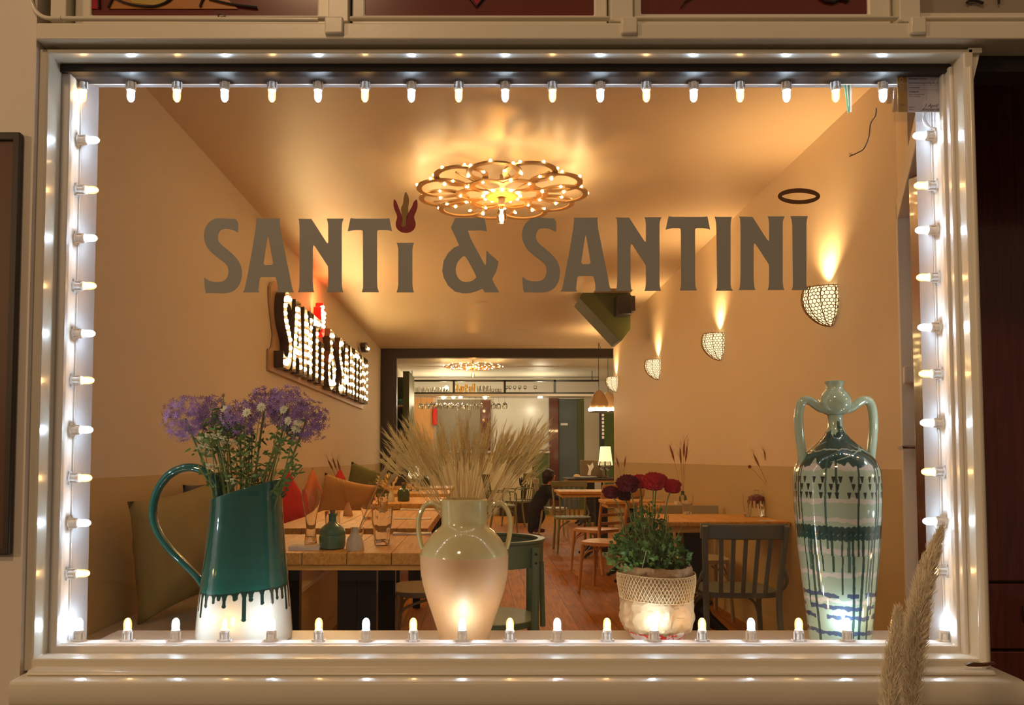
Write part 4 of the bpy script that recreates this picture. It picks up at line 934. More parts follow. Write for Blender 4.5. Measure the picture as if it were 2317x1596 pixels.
for k in range(34):
    x1 = rf.uniform(455, 700); y1 = rf.uniform(960, 1080); xb = 552 + (x1 - 570) * .22; yo = rf.uniform(-.06, .05)
    P = smooth_path([jp(xb, 1280, yo * .4) - bo, jp((x1 + xb) / 2 + rf.uniform(-12, 12), (y1 + 1200) / 2, yo * .8) - bo, jp(x1, y1, yo) - bo], 7); q.tube(P, rf.choice((.0012, .0016, .0024)), 6)
    for p in P[7:]:
        for j in range(rf.choice((0, 1, 2, 3))):
            d = Vector((rf.uniform(-1, 1), rf.uniform(-1, .5), rf.uniform(-.5, .9))).normalized(); q2.blade(p, p + d * rf.uniform(.010, .026), rf.uniform(.004, .008), (rf.uniform(-1, 1), -1, 0), .003, 4)
for cx0, cy0, rr0, nn in ((520, 965, 34, 150), (470, 1000, 26, 70), (650, 985, 30, 60), (560, 1010, 40, 60)):
    for k in range(nn):
        p = jp(cx0 + rf.gauss(0, .5) * rr0, cy0 + rf.gauss(0, .5) * rr0, rf.uniform(-.04, .04)) - bo; d = Vector((rf.uniform(-1, 1), rf.uniform(-1, .5), rf.uniform(-.7, .9))).normalized(); q2.blade(p, p + d * rf.uniform(.014, .028), .007, (rf.uniform(-1, 1), -1, 0), .003, 4)
q.build('stems', 'stem', gb); q2.build('leaves', 'leaf', gb, smooth=False)

# ------------------------------------------------------------------ wheat in the amphora
def wheat_proto(seed):
    r_ = random.Random(seed); o = thing('wheat_stalk', 'golden bearded wheat stalk fanning out of the cream amphora', 'dried grass', group='wheat stalks in the cream amphora')
    L = .265; bend = r_.uniform(.01, .03)
    P = smooth_path([Vector((0, 0, 0)), Vector((bend * .3, 0, L * .5)), Vector((bend, 0, L))], 5); MB().tube(P, .0011, 5).build('stem', 'wheat', o)
    q = MB(); d = (P[-1] - P[-2]).normalized(); top = P[-1]; s_ = Vector((0, 1, 0)); e = Vector((1, 0, 0))
    for k in range(12):
        for sd in (-1, 1):
            c = top + d * (k * .0070 + (0 if sd > 0 else .0035)) + e * sd * .0040 + d * .003; ax = (d + e * sd * .35).normalized()
            w_ = .0040 * (1 - .035 * k); vs = [c - ax * .005, c + s_ * w_, c + e * w_ * .8, c - s_ * w_, c - e * w_ * .8, c + ax * .0075]; q.add(vs, [(0, 2, 1), (0, 3, 2), (0, 4, 3), (0, 1, 4), (5, 1, 2), (5, 2, 3), (5, 3, 4), (5, 4, 1)])
            for j in range(2):
                a = (d + e * sd * r_.uniform(.06, .34) + s_ * r_.uniform(-.25, .25)).normalized(); q.blade(c + ax * .006, c + ax * .006 + a * r_.uniform(.035, .058), .0013, (0, 1, .2))
    q.build('ear', 'ear', o, smooth=False); return o
protos = [wheat_proto(s) for s in range(5)]; used = set(); rw = random.Random(21)
nb = Vector((AO.x, AO.y, SILL + za(1215)))
nW = 86
for k in range(nW):
    u = -1 + 2 * (k + .5) / nW; ang = u * R(36) + rw.uniform(-.07, .07); yt = rw.uniform(-.22, .22)
    i = k % 5; bx = rw.uniform(-.022, .022) + u * .022; b = nb + Vector((bx, rw.uniform(-.02, .02), 0))
    d = Vector((math.sin(ang), yt * math.cos(ang), math.cos(ang))).normalized(); qd = Vector((0, 0, 1)).rotation_difference(d) @ Quaternion((0, 0, 1), rw.uniform(0, 6.28) if abs(u) < .3 else (rw.uniform(-.5, .5) + (PI if u < 0 else 0)))
    sc_ = (.84 + .10 * abs(u)) * rw.uniform(.72, 1.08) * (1.0 if abs(u) < .9 else .92)
    if i not in used: o = protos[i]; used.add(i)
    else: o = dup(protos[i])
    o.location = b; o.rotation_mode = 'XYZ'; o.rotation_euler = qd.to_euler(); o.scale = (sc_,) * 3
# ------------------------------------------------------------------ chairs
def chair_frame(t, m, h=.86, w=.40, seat_z=.45, depth=.40, flare=.03, back_z0=None):
    """rear posts, front legs, rounded seat; faces +Y, back at -Y"""
    yb, yf = -depth / 2, depth / 2
    for s in (-1, 1):
        P = [Vector((s * (w / 2 + .005), yb - .06, 0)), Vector((s * w / 2 * .96, yb - .01, seat_z * .6)), Vector((s * w / 2 * .96, yb, seat_z)), Vector((s * (w / 2 + .005), yb - .05, h * .82)), Vector((s * (w / 2 + .012), yb - .085, h - .01))]
        MB().tube(smooth_path(P, 5), .0165, 10).build('rear_leg', m, t)
        MB().tube([(s * (w / 2 + .01), yf + .0, 0), (s * (w / 2 - .015), yf - .03, seat_z - .02)], [.013, .018], 10).build('front_leg', m, t)
        q = MB(); q.tube(smooth_path([Vector((s * (w / 2 - .0), yf - .005, seat_z * .35)), Vector((s * (w / 2 - .03), yf - .02, seat_z * .72)), Vector((s * .06, yf - .03, seat_z - .045))], 6), .009, 8)
        q.tube(smooth_path([Vector((s * (w / 2 - .0), yf - .01, seat_z * .35)), Vector((s * (w / 2 - .02), yf - .05, seat_z * .75)), Vector((s * (w / 2 - .02), 0, seat_z - .045))], 6), .008, 8)
        q.build('curved_brace', m, t)
    out = [(math.copysign(abs(math.cos(a)) ** .55, math.cos(a)) * (w / 2 + .02), math.copysign(abs(math.sin(a)) ** .6, math.sin(a)) * (depth / 2 + .01) * (1 if math.sin(a) > 0 else .92)) for a in [k * PI / 18 for k in range(36)]]
    q = MB(); q.prism([out], seat_z - .03, seat_z, 'XY'); q.build('seat', m, t, bevel=.006)
def slat_chair(label, m, loc_, rz, h=.86, w=.42, group=None, slats=5, arms=False, name='bistro_chair'):
    t = thing(name, label, 'chair', loc_, rz, group); chair_frame(t, m, h, w); sz = .45; yb = -.2
    rail = [Vector((x, yb - .075 - .05 * (1 - (x / (w / 2 + .03)) ** 2) + .03, 0)) for x in np.linspace(-w / 2 - .03, w / 2 + .03, 13)]
    q = MB(); vs = []; 
    for p in rail:
        for (dy, z) in ((-.012, h - .085), (.012, h - .085), (.012, h), (-.012, h)): vs.append((p.x, p.y + dy - .0, z))
    fs = [(i * 4 + k, i * 4 + (k + 1) % 4, (i + 1) * 4 + (k + 1) % 4, (i + 1) * 4 + k) for i in range(12) for k in range(4)] + [(0, 1, 2, 3), (51, 50, 49, 48)]
    q.add(vs, fs); q.build('top_rail', m, t, bevel=.008)
    for k in range(slats):
        x = (k - (slats - 1) / 2) * (w - .10) / slats * 1.05; MB().beam((x * .9, yb - .005, sz - .01), (x, yb - .085, h - .07), .024, .010, (0, 1, .2)).build('slat', m, t, bevel=.003)
    if arms:
        for s in (-1, 1):
            MB().tube(smooth_path([Vector((s * (w / 2 + .01), yb - .04, .66)), Vector((s * (w / 2 + .03), 0, .67)), Vector((s * (w / 2 + .01), .17, .65)), Vector((s * (w / 2 - .0), .18, .44))], 6), .015, 8, flat=.7).build('armrest', m, t)
    else:
        for s in (-1, 1):
            MB().tube(smooth_path([Vector((s * (w / 2 + .012), yb - .035, .58)), Vector((s * (w / 2 + .03), yb - .01, .52)), Vector((s * (w / 2 + .03), yb + .06, .465)), Vector((s * (w / 2 + .0), yb + .12, .44))], 6), .010, 8).build('side_brace', m, t)
    return t
def ladder_chair(label, m, loc_, rz, h=.88, w=.38, group=None, rungs=4):
    t = thing('ladder_back_chair', label, 'chair', loc_, rz, group); chair_frame(t, m, h, w); yb = -.2
    for k in range(rungs):
        z = .52 + k * .09; y = yb - .01 - (z - .45) * .15; MB().box(-w / 2 + .01, w / 2 - .01, y - .008, y + .008, z - .016, z + .016).build('back_rung', m, t, bevel=.004)
    MB().box(-w / 2 - .02, w / 2 + .02, yb - .095, yb - .070, h - .075, h).build('top_rail', m, t, bevel=.01)
    return t
F0 = 0
slat_chair('grey-blue slatted chair with its back to the window, in front of the right table', 'greyblue', (1.475, 4.55, 0), R(-3), .84, .42)
rc = slat_chair('pale beige slatted chair behind the right-hand table, facing the window', 'beige', (1.66, 5.95, 0), R(178), .83, .40)
# sage barrel chair with hoop back
bc = thing('barrel_chair', 'sage green chair with a hooped back rail, right of the amphora', 'chair', (.05, 3.74, 0))
r0 = .235; hb_ = []
for k in range(25):
    a = R(-118 + k * 236 / 24); hb_.append(Vector((r0 * math.cos(a) * 1.0, r0 * math.sin(a), 0)))
q = MB(); vs = []
for i, p in enumerate(hb_):
    d = p.normalized(); zt_ = .815
    for rr_, z in ((0, .70), (.018, .70), (.020, zt_ - .012), (.026, zt_ - .004), (.026, zt_ + .006), (-.006, zt_ + .006), (-.006, zt_ - .004), (0, zt_ - .012)): vs.append(p + d * rr_ + Vector((0, 0, z)))
q.add(vs, [(i * 8 + k, i * 8 + (k + 1) % 8, (i + 1) * 8 + (k + 1) % 8, (i + 1) * 8 + k) for i in range(24) for k in range(8)] + [tuple(range(8)), tuple(192 + k for k in range(8))[::-1]])
q.build('hoop_rail', 'sage', bc)
for a, nm in ((-42, 'rear_leg'), (42, 'rear_leg')):
    x, y = math.cos(R(a)) * (r0 + .035), math.sin(R(a)) * (r0 + .035); MB().tube([(x * 1.08, y * 1.1, 0), (x, y, .45), (x * 1.02, y * 1.02, .79)], [.016, .019, .019], 10).build(nm, 'sage', bc)
    q = MB(); q.ball((x * 1.02 + .0, y * 1.02 - .018 * (1 if a < 0 else -1), .765), .006, 8, 6); q.ball((x * 1.02, y * 1.02 - .018 * (1 if a < 0 else -1), .725), .006, 8, 6); q.build('screw', 'black', bc)
MB().tube([(math.cos(R(-22)) * .262, math.sin(R(-22)) * .262, .42), (math.cos(R(-22)) * .255, math.sin(R(-22)) * .255, .72)], .013, 8).build('back_spindle', 'sage', bc)
for s in (-1, 1): MB().tube([(-.19, s * .19, 0), (-.17, s * .17, .43)], [.013, .018], 10).build('front_leg', 'sage', bc)
MB().prism([[(.225 * math.cos(k * PI / 18), .225 * math.sin(k * PI / 18)) for k in range(36)]], .42, .45, 'XY').build('seat', 'sage', bc, bevel=.006)
# beige chair pushed under the left front table (back hidden by the amphora)
bt = slat_chair('beige bentwood chair tucked between the front left tables, behind the amphora', 'beige', (-.30, 4.58, 0), R(92), .72, .40, slats=4)
# mid and far chairs
lc = ladder_chair('light wood ladder-back chair by the doorway pier, seen from behind', 'pine', (1.26, 8.35, 0), R(38), .93, .38)
dup(lc, (1.16, 7.1, 0), R(62), 'light wood ladder-back chair nearest the red flowers, half behind their leaves')
oc = slat_chair('olive slatted chair beyond the light wood table, left of the ladder-back chairs', 'olive', (1.20, 10.1, 0), R(182), .90, .42, slats=5)
ac = slat_chair('olive chair with armrests standing near the bar, left of the child', 'olive', (.68, 13.9, 0), R(60), .95, .46, slats=4, arms=True, name='armchair')
dup(ac, (.36, 12.6, 0), R(-80), 'olive armchair just right of the wheat, back to the bar')
cc = slat_chair('cream chair the child leans over', 'beige', (1.12, 11.9, 0), R(-88), .90, .40, slats=4)

# ------------------------------------------------------------------ tables
def plank_table(label, x0, x1, y0, y1, z, lx, edge=.055, group='plank tables along the bench', name='dining_table'):
    cx, cy = (x0 + x1) / 2, (y0 + y1) / 2; t = thing(name, label, 'table', (cx, cy, 0), 0, group)
    q = MB(); n = max(1, round((x1 - x0) / .203)); w_ = (x1 - x0) / n
    for k in range(n): q.box(x0 - cx + k * w_ + .0015, x0 - cx + (k + 1) * w_ - .0015, y0 - cy, y1 - cy, z - edge, z)
    q.build('tabletop', 'tablewood', t, bevel=.003, smooth=False)
    q = MB().box(x0 - cx + .02, x1 - cx - .02, y0 - cy + .01, y1 - cy - .01, z - edge - .026, z - edge - .0005); q.build('under_frame', 'tablewood2', t, bevel=.002, smooth=False)
    for x in lx:
        q = MB(); q.box(x - cx - .092, x - cx - .002, y0 - cy + .13, y0 - cy + .19, 0, z - edge - .026); q.box(x - cx + .002, x - cx + .092, y0 - cy + .13, y0 - cy + .19, 0, z - edge - .026); q.build('leg', 'black', t, smooth=False)
        q = MB(); q.box(x - cx + .06, x - cx + .12, y1 - cy - .19, y1 - cy - .13, 0, z - edge - .026); q.build('leg', 'black', t, smooth=False)
    return t
TZ = EYE - .43
plank_table('thick plank table nearest the window on the left, set with green bottle and glasses', -1.22, -.20, 3.55, 4.42, TZ, (-.58, -1.1), group=None)
plank_table('second plank table from the window along the left bench', -1.30, -.32, 4.80, 6.45, TZ, (-.60,), group=None)
plank_table('third plank table from the window along the left bench', -1.36, -.36, 7.40, 8.65, TZ, (-.60,), group=None)
plank_table('fourth plank table from the window along the left bench', -1.40, -.38, 9.50, 10.6, TZ, (-.60,), group=None)
plank_table('farthest plank table along the left bench, beside the opening', -1.40, -.40, 11.2, 12.3, TZ, (-.60,), group=None)
TR = EYE - .395
def ped_table(label, x0, x1, y0, y1, z, px, m='tablewood', group=None):
    cx, cy = (x0 + x1) / 2, (y0 + y1) / 2; t = thing('pedestal_table', label, 'table', (cx, cy, 0), 0, group)
    MB().box(x0 - cx, x1 - cx, y0 - cy, y1 - cy, z - .032, z).build('tabletop', m, t, bevel=.006)
    MB().box(x0 - cx + .03, x1 - cx - .03, y0 - cy + .03, y1 - cy - .03, z - .07, z - .032).build('apron', 'tablewood2', t, smooth=False)
    MB().box(px - cx - .075, px - cx + .075, -.075, .075, .05, z - .07).build('pedestal', 'black', t, bevel=.01)
    q = MB()
    for a in range(4):
        d = Vector((math.cos(a * PI / 2 + PI / 4), math.sin(a * PI / 2 + PI / 4), 0)); c = Vector((px - cx, 0, 0)); q.tube(smooth_path([c + Vector((0, 0, .26)), c + d * .12 + Vector((0, 0, .16)), c + d * .3 + Vector((0, 0, .03)), c + d * .34 + Vector((0, 0, .015))], 6), [.04] * 6 + [.03] * 6 + [.018] * 7, 8)
    q.build('base', 'black', t); return t
ped_table('wooden table by the right wall behind the grey-blue chair, with bottle and blue vase', 1.13, 1.94, 4.86, 5.55, TR, 1.42)
ped_table('wooden table by the right wall behind the pale beige chair', 1.45, 1.94, 6.38, 6.92, TR, 1.66)
ped_table('light wood table in the middle distance, between olive and ladder-back chairs', .95, 1.93, 9.3, 9.98, TR, 1.5)
ped_table('small wooden table partly hidden by the dark red flowers', 1.22, 1.80, 7.55, 8.0, TR - .02, 1.55)
ped_table('dark table beyond the pier with wine glasses and a sign', 1.55, 2.7, 13.6, 14.6, EYE - .35, 2.0, 'blackwood')

# ------------------------------------------------------------------ bench and cushions
bn = thing('wall_bench', 'long built-in bench running along the left wall', 'bench', (-1.36, 7, 0))
def lb(q): return loc(q, (-1.36, 7, 0))
lb(MB().box(XL + .006, -1.03, 2.35, 12.35, .42, .45)).build('seat_board', 'sill', bn, bevel=.004)
lb(MB().box(-1.08, -1.05, 2.36, 12.33, 0.0, .42)).build('front_panel', 'dado', bn, smooth=False)
lb(MB().box(-1.052, -1.038, 2.36, 12.33, 0, .09)).build('plinth', 'dado', bn, smooth=False)
def cushion(name, label, m, c, size, rot, w2=.5, knot=True):
    q = MB(); n = 16; vs = []
    for s in (-1, 1):
        for i in range(n + 1):
            for j in range(n + 1):
                u, v = i / n * 2 - 1, j / n * 2 - 1; e = (1 - u ** 4) * (1 - v ** 4); ctr_ = max(0, e) ** .5
                pin = 1 - .10 * (1 - abs(u) ** 2) * abs(v) ** 3 ; pin2 = 1 - .10 * (1 - abs(v) ** 2) * abs(u) ** 3
                wr = .03 * pnoise(Vector((u * 2.5 + size * 9, v * 2.5, s * 2.0 + size * 5))) + .018 * pnoise(Vector((u * 7, v * 4, s + 3)))
                vs.append((u * size / 2 * pin2, s * (.5 * w2 * size * .5 * ctr_ + wr * size * ctr_), v * size / 2 * pin))
    A_ = (n + 1) ** 2; fs = []
    for s in range(2):
        for i in range(n):
            for j in range(n): fs.append((s * A_ + i * (n + 1) + j, s * A_ + (i + 1) * (n + 1) + j, s * A_ + (i + 1) * (n + 1) + j + 1, s * A_ + i * (n + 1) + j + 1))
    q.add(vs, fs); t = q.build(name, m, None, angle=180); t.location = c; t.rotation_euler = [R(a) for a in rot]
    bm = bmesh.new(); bm.from_mesh(t.data); bmesh.ops.remove_doubles(bm, verts=bm.verts, dist=1e-5); bmesh.ops.recalc_face_normals(bm, faces=bm.faces); bm.to_mesh(t.data); bm.free(); t.data.polygons.foreach_set('use_smooth', [True] * len(t.data.polygons))
    return tag(t, label, 'cushion')
cushion('cushion', 'big olive cushion leaning on the left wall behind the jug handle', 'cushO', (-1.43, 3.74, .775), .58, (4, -10, 64), .52)
cushion('cushion', 'dark slate cushion between the olive one and the jug', 'cushD', (-1.53, 4.40, .79), .60, (0, -5, 84), .36)
cushion('cushion', 'bright red cushion on the bench just right of the jug', 'cushR', (-1.50, 6.15, .79), .46, (0, 38, 80), .4)
cushion('cushion', 'orange cushion behind the tall beer glass', 'cushP', (-1.51, 7.0, .80), .46, (0, 44, 82), .4)
cushion('cushion', 'red cushion poking up behind the tan one', 'cushR', (-1.50, 8.3, .79), .46, (0, 45, 72), .4)
cushion('cushion', 'tan cushion standing before the upper red cushion', 'cushT', (-1.20, 6.93, .775), .50, (-8, 14, 14), .4)
cushion('cushion', 'moss green cushion right of the upper red cushion', 'cushG', (-1.31, 9.06, .82), .56, (0, 16, 18), .4)
cushion('cushion', 'dull green cushion farthest along the bench', 'cushG', (-1.45, 10.9, .76), .46, (0, 10, 70), .4)

# ------------------------------------------------------------------ things on the tables
def on(px, py, z): Y = YZ(py, z); return Vector((WX(px, Y) if False else W(px, py, Y).x, Y, z))
def tumbler(label, px, py, z, h, r, group=None, fluted=True, name='water_glass'):
    p = on(px, py, z); t = thing(name, label, 'glass', tuple(p), 0, group)
    q = MB(); n = 36; prof = [(r * .66, 0), (r * .70, h * .12), (r * .78, h * .4), (r * .93, h * .62), (r, h), (r * .93, h), (r * .87, h * .62), (r * .7, h * .4), (r * .6, h * .14), (0, h * .13)]
    q.lathe(prof, n)
    if fluted: q.v = [(x * (1 + .04 * math.cos(8 * math.atan2(y, x)) * (1 if z_ < h * .6 else 0)), y * (1 + .04 * math.cos(8 * math.atan2(y, x)) * (1 if z_ < h * .6 else 0)), z_) for x, y, z_ in q.v]
    q.build('bowl', 'glassd', t); return t
def lath(name, label, cat, px, py, z, prof, m, group=None, extra=None, n=32):
    p = on(px, py, z); t = thing(name, label, cat, tuple(p), 0, group); MB().lathe(prof, n).build('body', m, t); 
    return t, p
sc1 = lambda Y: Y / 1750
# tall beer glass
k = sc1(3.88); t, p = lath('beer_glass', 'tall curvy empty wheat beer glass on the front left table', 'glass', 703, 1229, TZ,
    [(.031, 0), (.033, .008), (.030, .02), (.026, .05), (.024, .08), (.027, .12), (.036, .17), (.044, .205), (.047, .24), (.045, .272), (.0435, .272), (.0455, .24), (.0425, .205), (.0345, .17), (.025, .12), (.021, .08), (.022, .05), (.02, .03), (0, .028)], 'glassd')
# green bottle with cork
t, p = lath('stoneware_bottle', 'squat green glazed bottle with a cork, front left table', 'bottle', 752, 1242, TZ, [(0, 0), (.050, 0), (.060, .006), (.0625, .02), (.063, .06), (.061, .064), (.063, .068), (.062, .082), (.055, .098), (.040, .112), (.024, .122), (.018, .13), (.0175, .158), (.021, .162), (.020, .168), (.012, .168), (0, .16)], 'bottleg')
MB().lathe([(0, .15), (.012, .15), (.0135, .186), (0, .187)], 16).build('cork', 'cork', t)
tumbler('plain tumbler behind the green corked bottle', 752, 1222, TZ, .15, .041, fluted=False)
tumbler('fluted water glass nearest the window on the front left table', 864, 1234, TZ, .19, .054)
tumbler('small tumbler behind the cream bud vase, front left table', 808, 1224, TZ, .07, .035, fluted=False)
def stems(t, top, tips, m='dried', head=.05, w=.006, r=.0012):
    q = MB(); h_ = MB()
    for tp in tips:
        tp = Vector(tp); P = smooth_path([Vector((0, 0, top * .3)), Vector((tp.x * .1, tp.y * .1, top)), Vector((tp.x * .55, tp.y * .55, top + (tp.z - top) * .55)), tp], 6); q.tube(P, r, 5)
        if head:
            d = (P[-1] - P[-3]).normalized(); s0_ = tp - d * head; h_.tube([s0_, tp - d * head * .7, tp - d * head * .3, tp], [r, w, w * .85, r * .3], 7)
            for j in range(14):
                b = s0_ + d * head * random.random(); h_.blade(b, b + (d + Vector((random.uniform(-.5, .5), random.uniform(-.5, .5), random.uniform(-.2, .2)))).normalized() * head * .6, .0012)
    q.build('dried_stems', m, t)
    if head: h_.build('seed_heads', m, t, smooth=False)
t, p = lath('bud_vase', 'cream cone bud vase with dried wheat, front of the front left table', 'vase', 803, 1246, TZ, [(0, 0), (.041, 0), (.043, .004), (.040, .03), (.035, .055), (.024, .073), (.0145, .085), (.013, .105), (.0155, .109), (.010, .109), (0, .1)], 'budv')
stems(t, .10, [(.205, .03, .50), (.175, .0, .44), (.235, .05, .42)], 'wheat', .15, .012, .0015)
t, p = lath('bud_vase', 'pale bud vase with thin dried stems on the second left table', 'vase', 787, 1168, TZ, [(0, 0), (.036, 0), (.037, .004), (.030, .04), (.019, .07), (.012, .09), (.013, .098), (0, .09)], 'clay')
stems(t, .09, [(-.16, .02, .43), (-.12, .0, .44), (-.09, .03, .43)], 'driedp', .10, .007)
tumbler('low tumbler behind the dried wheat on the second left table', 832, 1175, TZ, .10, .05, fluted=False)
tumbler('tumbler on the second left table, hidden partly by the fluted glass', 866, 1160, TZ, .15, .045)
t, p = lath('pepper_mill', 'small chrome pepper mill on the second left table', 'mill', 862, 1156, TZ, [(0, 0), (.02, 0), (.02, .05), (.012, .07), (.018, .09), (.014, .11), (0, .115)], 'steelb')
t, p = lath('stoneware_bottle', 'dark green bottle on the third left table', 'bottle', 913, 1135, TZ, [(0, 0), (.055, 0), (.062, .01), (.063, .09), (.05, .12), (.022, .135), (.02, .17), (0, .175)], 'bottled'); MB().lathe([(0, .17), (.017, .17), (.02, .19), (0, .192)], 12).build('cork', 'cork', t)
t, p = lath('bud_vase', 'cream bud vase with bushy dried flowers on the third left table', 'vase', 885, 1136, TZ, [(0, 0), (.033, 0), (.034, .06), (.022, .085), (.014, .10), (.015, .112), (0, .10)], 'budv')
stems(t, .10, [(random.uniform(-.16, .10), random.uniform(-.08, .08), random.uniform(.15, .30)) for _ in range(30)], 'wheat', .05, .010)
tumbler('clear tumbler on the left end of the third left table', 843, 1132, TZ, .19, .045, fluted=False)
for px, py, lab in ((926, 1112, 'left one of two stemmed tumblers on the fourth left table'), (942, 1112, 'right one of two stemmed tumblers on the fourth left table')): tumbler(lab, px, py, TZ, .2, .05)
t, p = lath('stoneware_bottle', 'dark bottle on the far left table near the small shaded lamp', 'bottle', 962, 1101, TZ, [(0, 0), (.08, 0), (.085, .1), (.05, .14), (.03, .17), (0, .18)], 'bottled')
def napkin(label, x0, x1, py, z, dy, m='napkin', th=.010, name='folded_napkin'):
    a = on(x0, py, z); b = on(x1, py, z); t = MB()
    ys = np.linspace(0, dy, 3); n = 10; vs = []
    for s in range(2):
        for j in range(3):
            for i in range(n): u = i / (n - 1); vs.append((u * (b.x - a.x), ys[j], s * th * (1 + .25 * math.sin(u * 7 + j))))
    fs = []
    for s in range(2):
        for j in range(2):
            for i in range(n - 1): fs.append((s * 3 * n + j * n + i, s * 3 * n + j * n + i + 1, s * 3 * n + (j + 1) * n + i + 1, s * 3 * n + (j + 1) * n + i))
    for i in range(n - 1): fs += [(i, i + 1, 3 * n + i + 1, 3 * n + i), (2 * n + i, 2 * n + i + 1, 5 * n + i + 1, 5 * n + i)]
    for j in range(2): fs += [(j * n, (j + 1) * n, (3 + j + 1) * n, (3 + j) * n), (j * n + n - 1, (j + 1) * n + n - 1, (4 + j) * n + n - 1, (3 + j) * n + n - 1)]
    o = t.add(vs, fs).build(name, m, None, loc=tuple(a)); return tag(o, label, 'napkin')
napkin('white folded napkin beside the jug on the front left table', 652, 722, 1246, TZ, .12, th=.014)
napkin('white folded napkin left of the amphora handle, front left table', 888, 975, 1212, TZ, .08)
napkin('pinkish napkin at the far side of the second left table', 905, 985, 1156, TZ, .1)
napkin('thin napkin in the middle of the second left table', 890, 975, 1176, TZ, .1, th=.005)
# right table
def rt(px, py): return on(px, py, TR)
t, p = lath('glass_bottle', 'square-shouldered glass bottle with dark red drips on the right table', 'bottle', 1712, 1168, TR, [(0, 0), (.050, 0), (.054, .01), (.056, .09), (.052, .125), (.035, .142), (.015, .15), (.015, .175), (.018, .178), (0, .178)], 'glassd')
q = MB(); q.lathe([(.0525, .135), (.0545, .12), (.0555, .105)], 28)
for k in range(16): a = k * PI / 8; q.tube([(.0563 * math.cos(a), .0563 * math.sin(a), .11), (.0570 * math.cos(a), .0570 * math.sin(a), .11 - random.uniform(.015, .06))], [.004, .003], 6)
q.build('red_drips', 'wine', t)['label'] = 'dark red dripped paint'
tumbler('empty tumbler left of the red-dripped bottle', 1692, 1170, TR, .15, .032, fluted=False)
tumbler('clear tumbler standing near the left end of the right table', 1555, 1164, TR, .135, .045, fluted=False)
p = rt(1753, 1170); dv = thing('bud_vase', 'small blue and white painted bud vase with dried stems', 'vase', tuple(p))
n, mrow = 60, 40; pr = [(0, .02), (.01, .026), (.05, .034), (.08, .03), (.10, .018), (.12, .014), (.128, .018)]
zz = np.linspace(0, .128, mrow); rr = np.interp(zz, [a for a, b in pr], [b for a, b in pr]); th = np.linspace(0, 2 * PI, n, endpoint=False); Z, TH = np.meshgrid(zz, th, indexing='ij'); RR = np.repeat(rr[:, None], n, 1)
V = np.stack([RR * np.cos(TH), RR * np.sin(TH), Z], -1).reshape(-1, 3); nz = np.array([pnoise(Vector((v[0] * 60, v[1] * 60, v[2] * 60))) for v in V])
colmesh('body', V, gridfaces(n, mrow), np.where((nz > .05)[:, None], np.array((.03, .06, .25)), np.array((.6, .62, .62))), 'delft', dv)
stems(dv, .12, [(-.14, 0, .43), (-.06, .02, .46), (-.03, .0, .44), (.0, .03, .42), (.02, 0, .45)], 'driedp', .10, .006)
q = MB(); q.tube(smooth_path([Vector((0, 0, .05)), Vector((-.06, 0, .22)), Vector((-.165, 0, .34))], 5), .001, 5); q.ball((-.165, 0, .34), .012, 8, 6); q.build('poppy_head', 'driedp', dv)
t, p = lath('bud_vase', 'slim vase with dried stems on the table behind the beige chair', 'vase', 1545, 1140, TR, [(0, 0), (.03, 0), (.032, .05), (.014, .09), (.016, .11), (0, .1)], 'bottled'); stems(t, .1, [(-.11, 0, .52), (.02, .0, .56), (.05, .02, .52), (-.02, 0, .5)], 'driedp', .16, .009)
t, p = lath('bud_vase', 'vase with two dried stems against the right wall, farthest along it', 'vase', 1409, 1110, TR, [(0, 0), (.03, 0), (.032, .05), (.014, .09), (.016, .11), (0, .1)], 'bottled'); stems(t, .1, [(-.08, 0, .42), (.04, .0, .42)], 'driedp', .14, .009)
napkin('white napkin on the right table in front of the blue vase', 1725, 1760, 1180, TR, .06, th=.003)
napkin('cream napkin by the wall on the table behind the beige chair', 1532, 1560, 1142, TR, .1, th=.02)

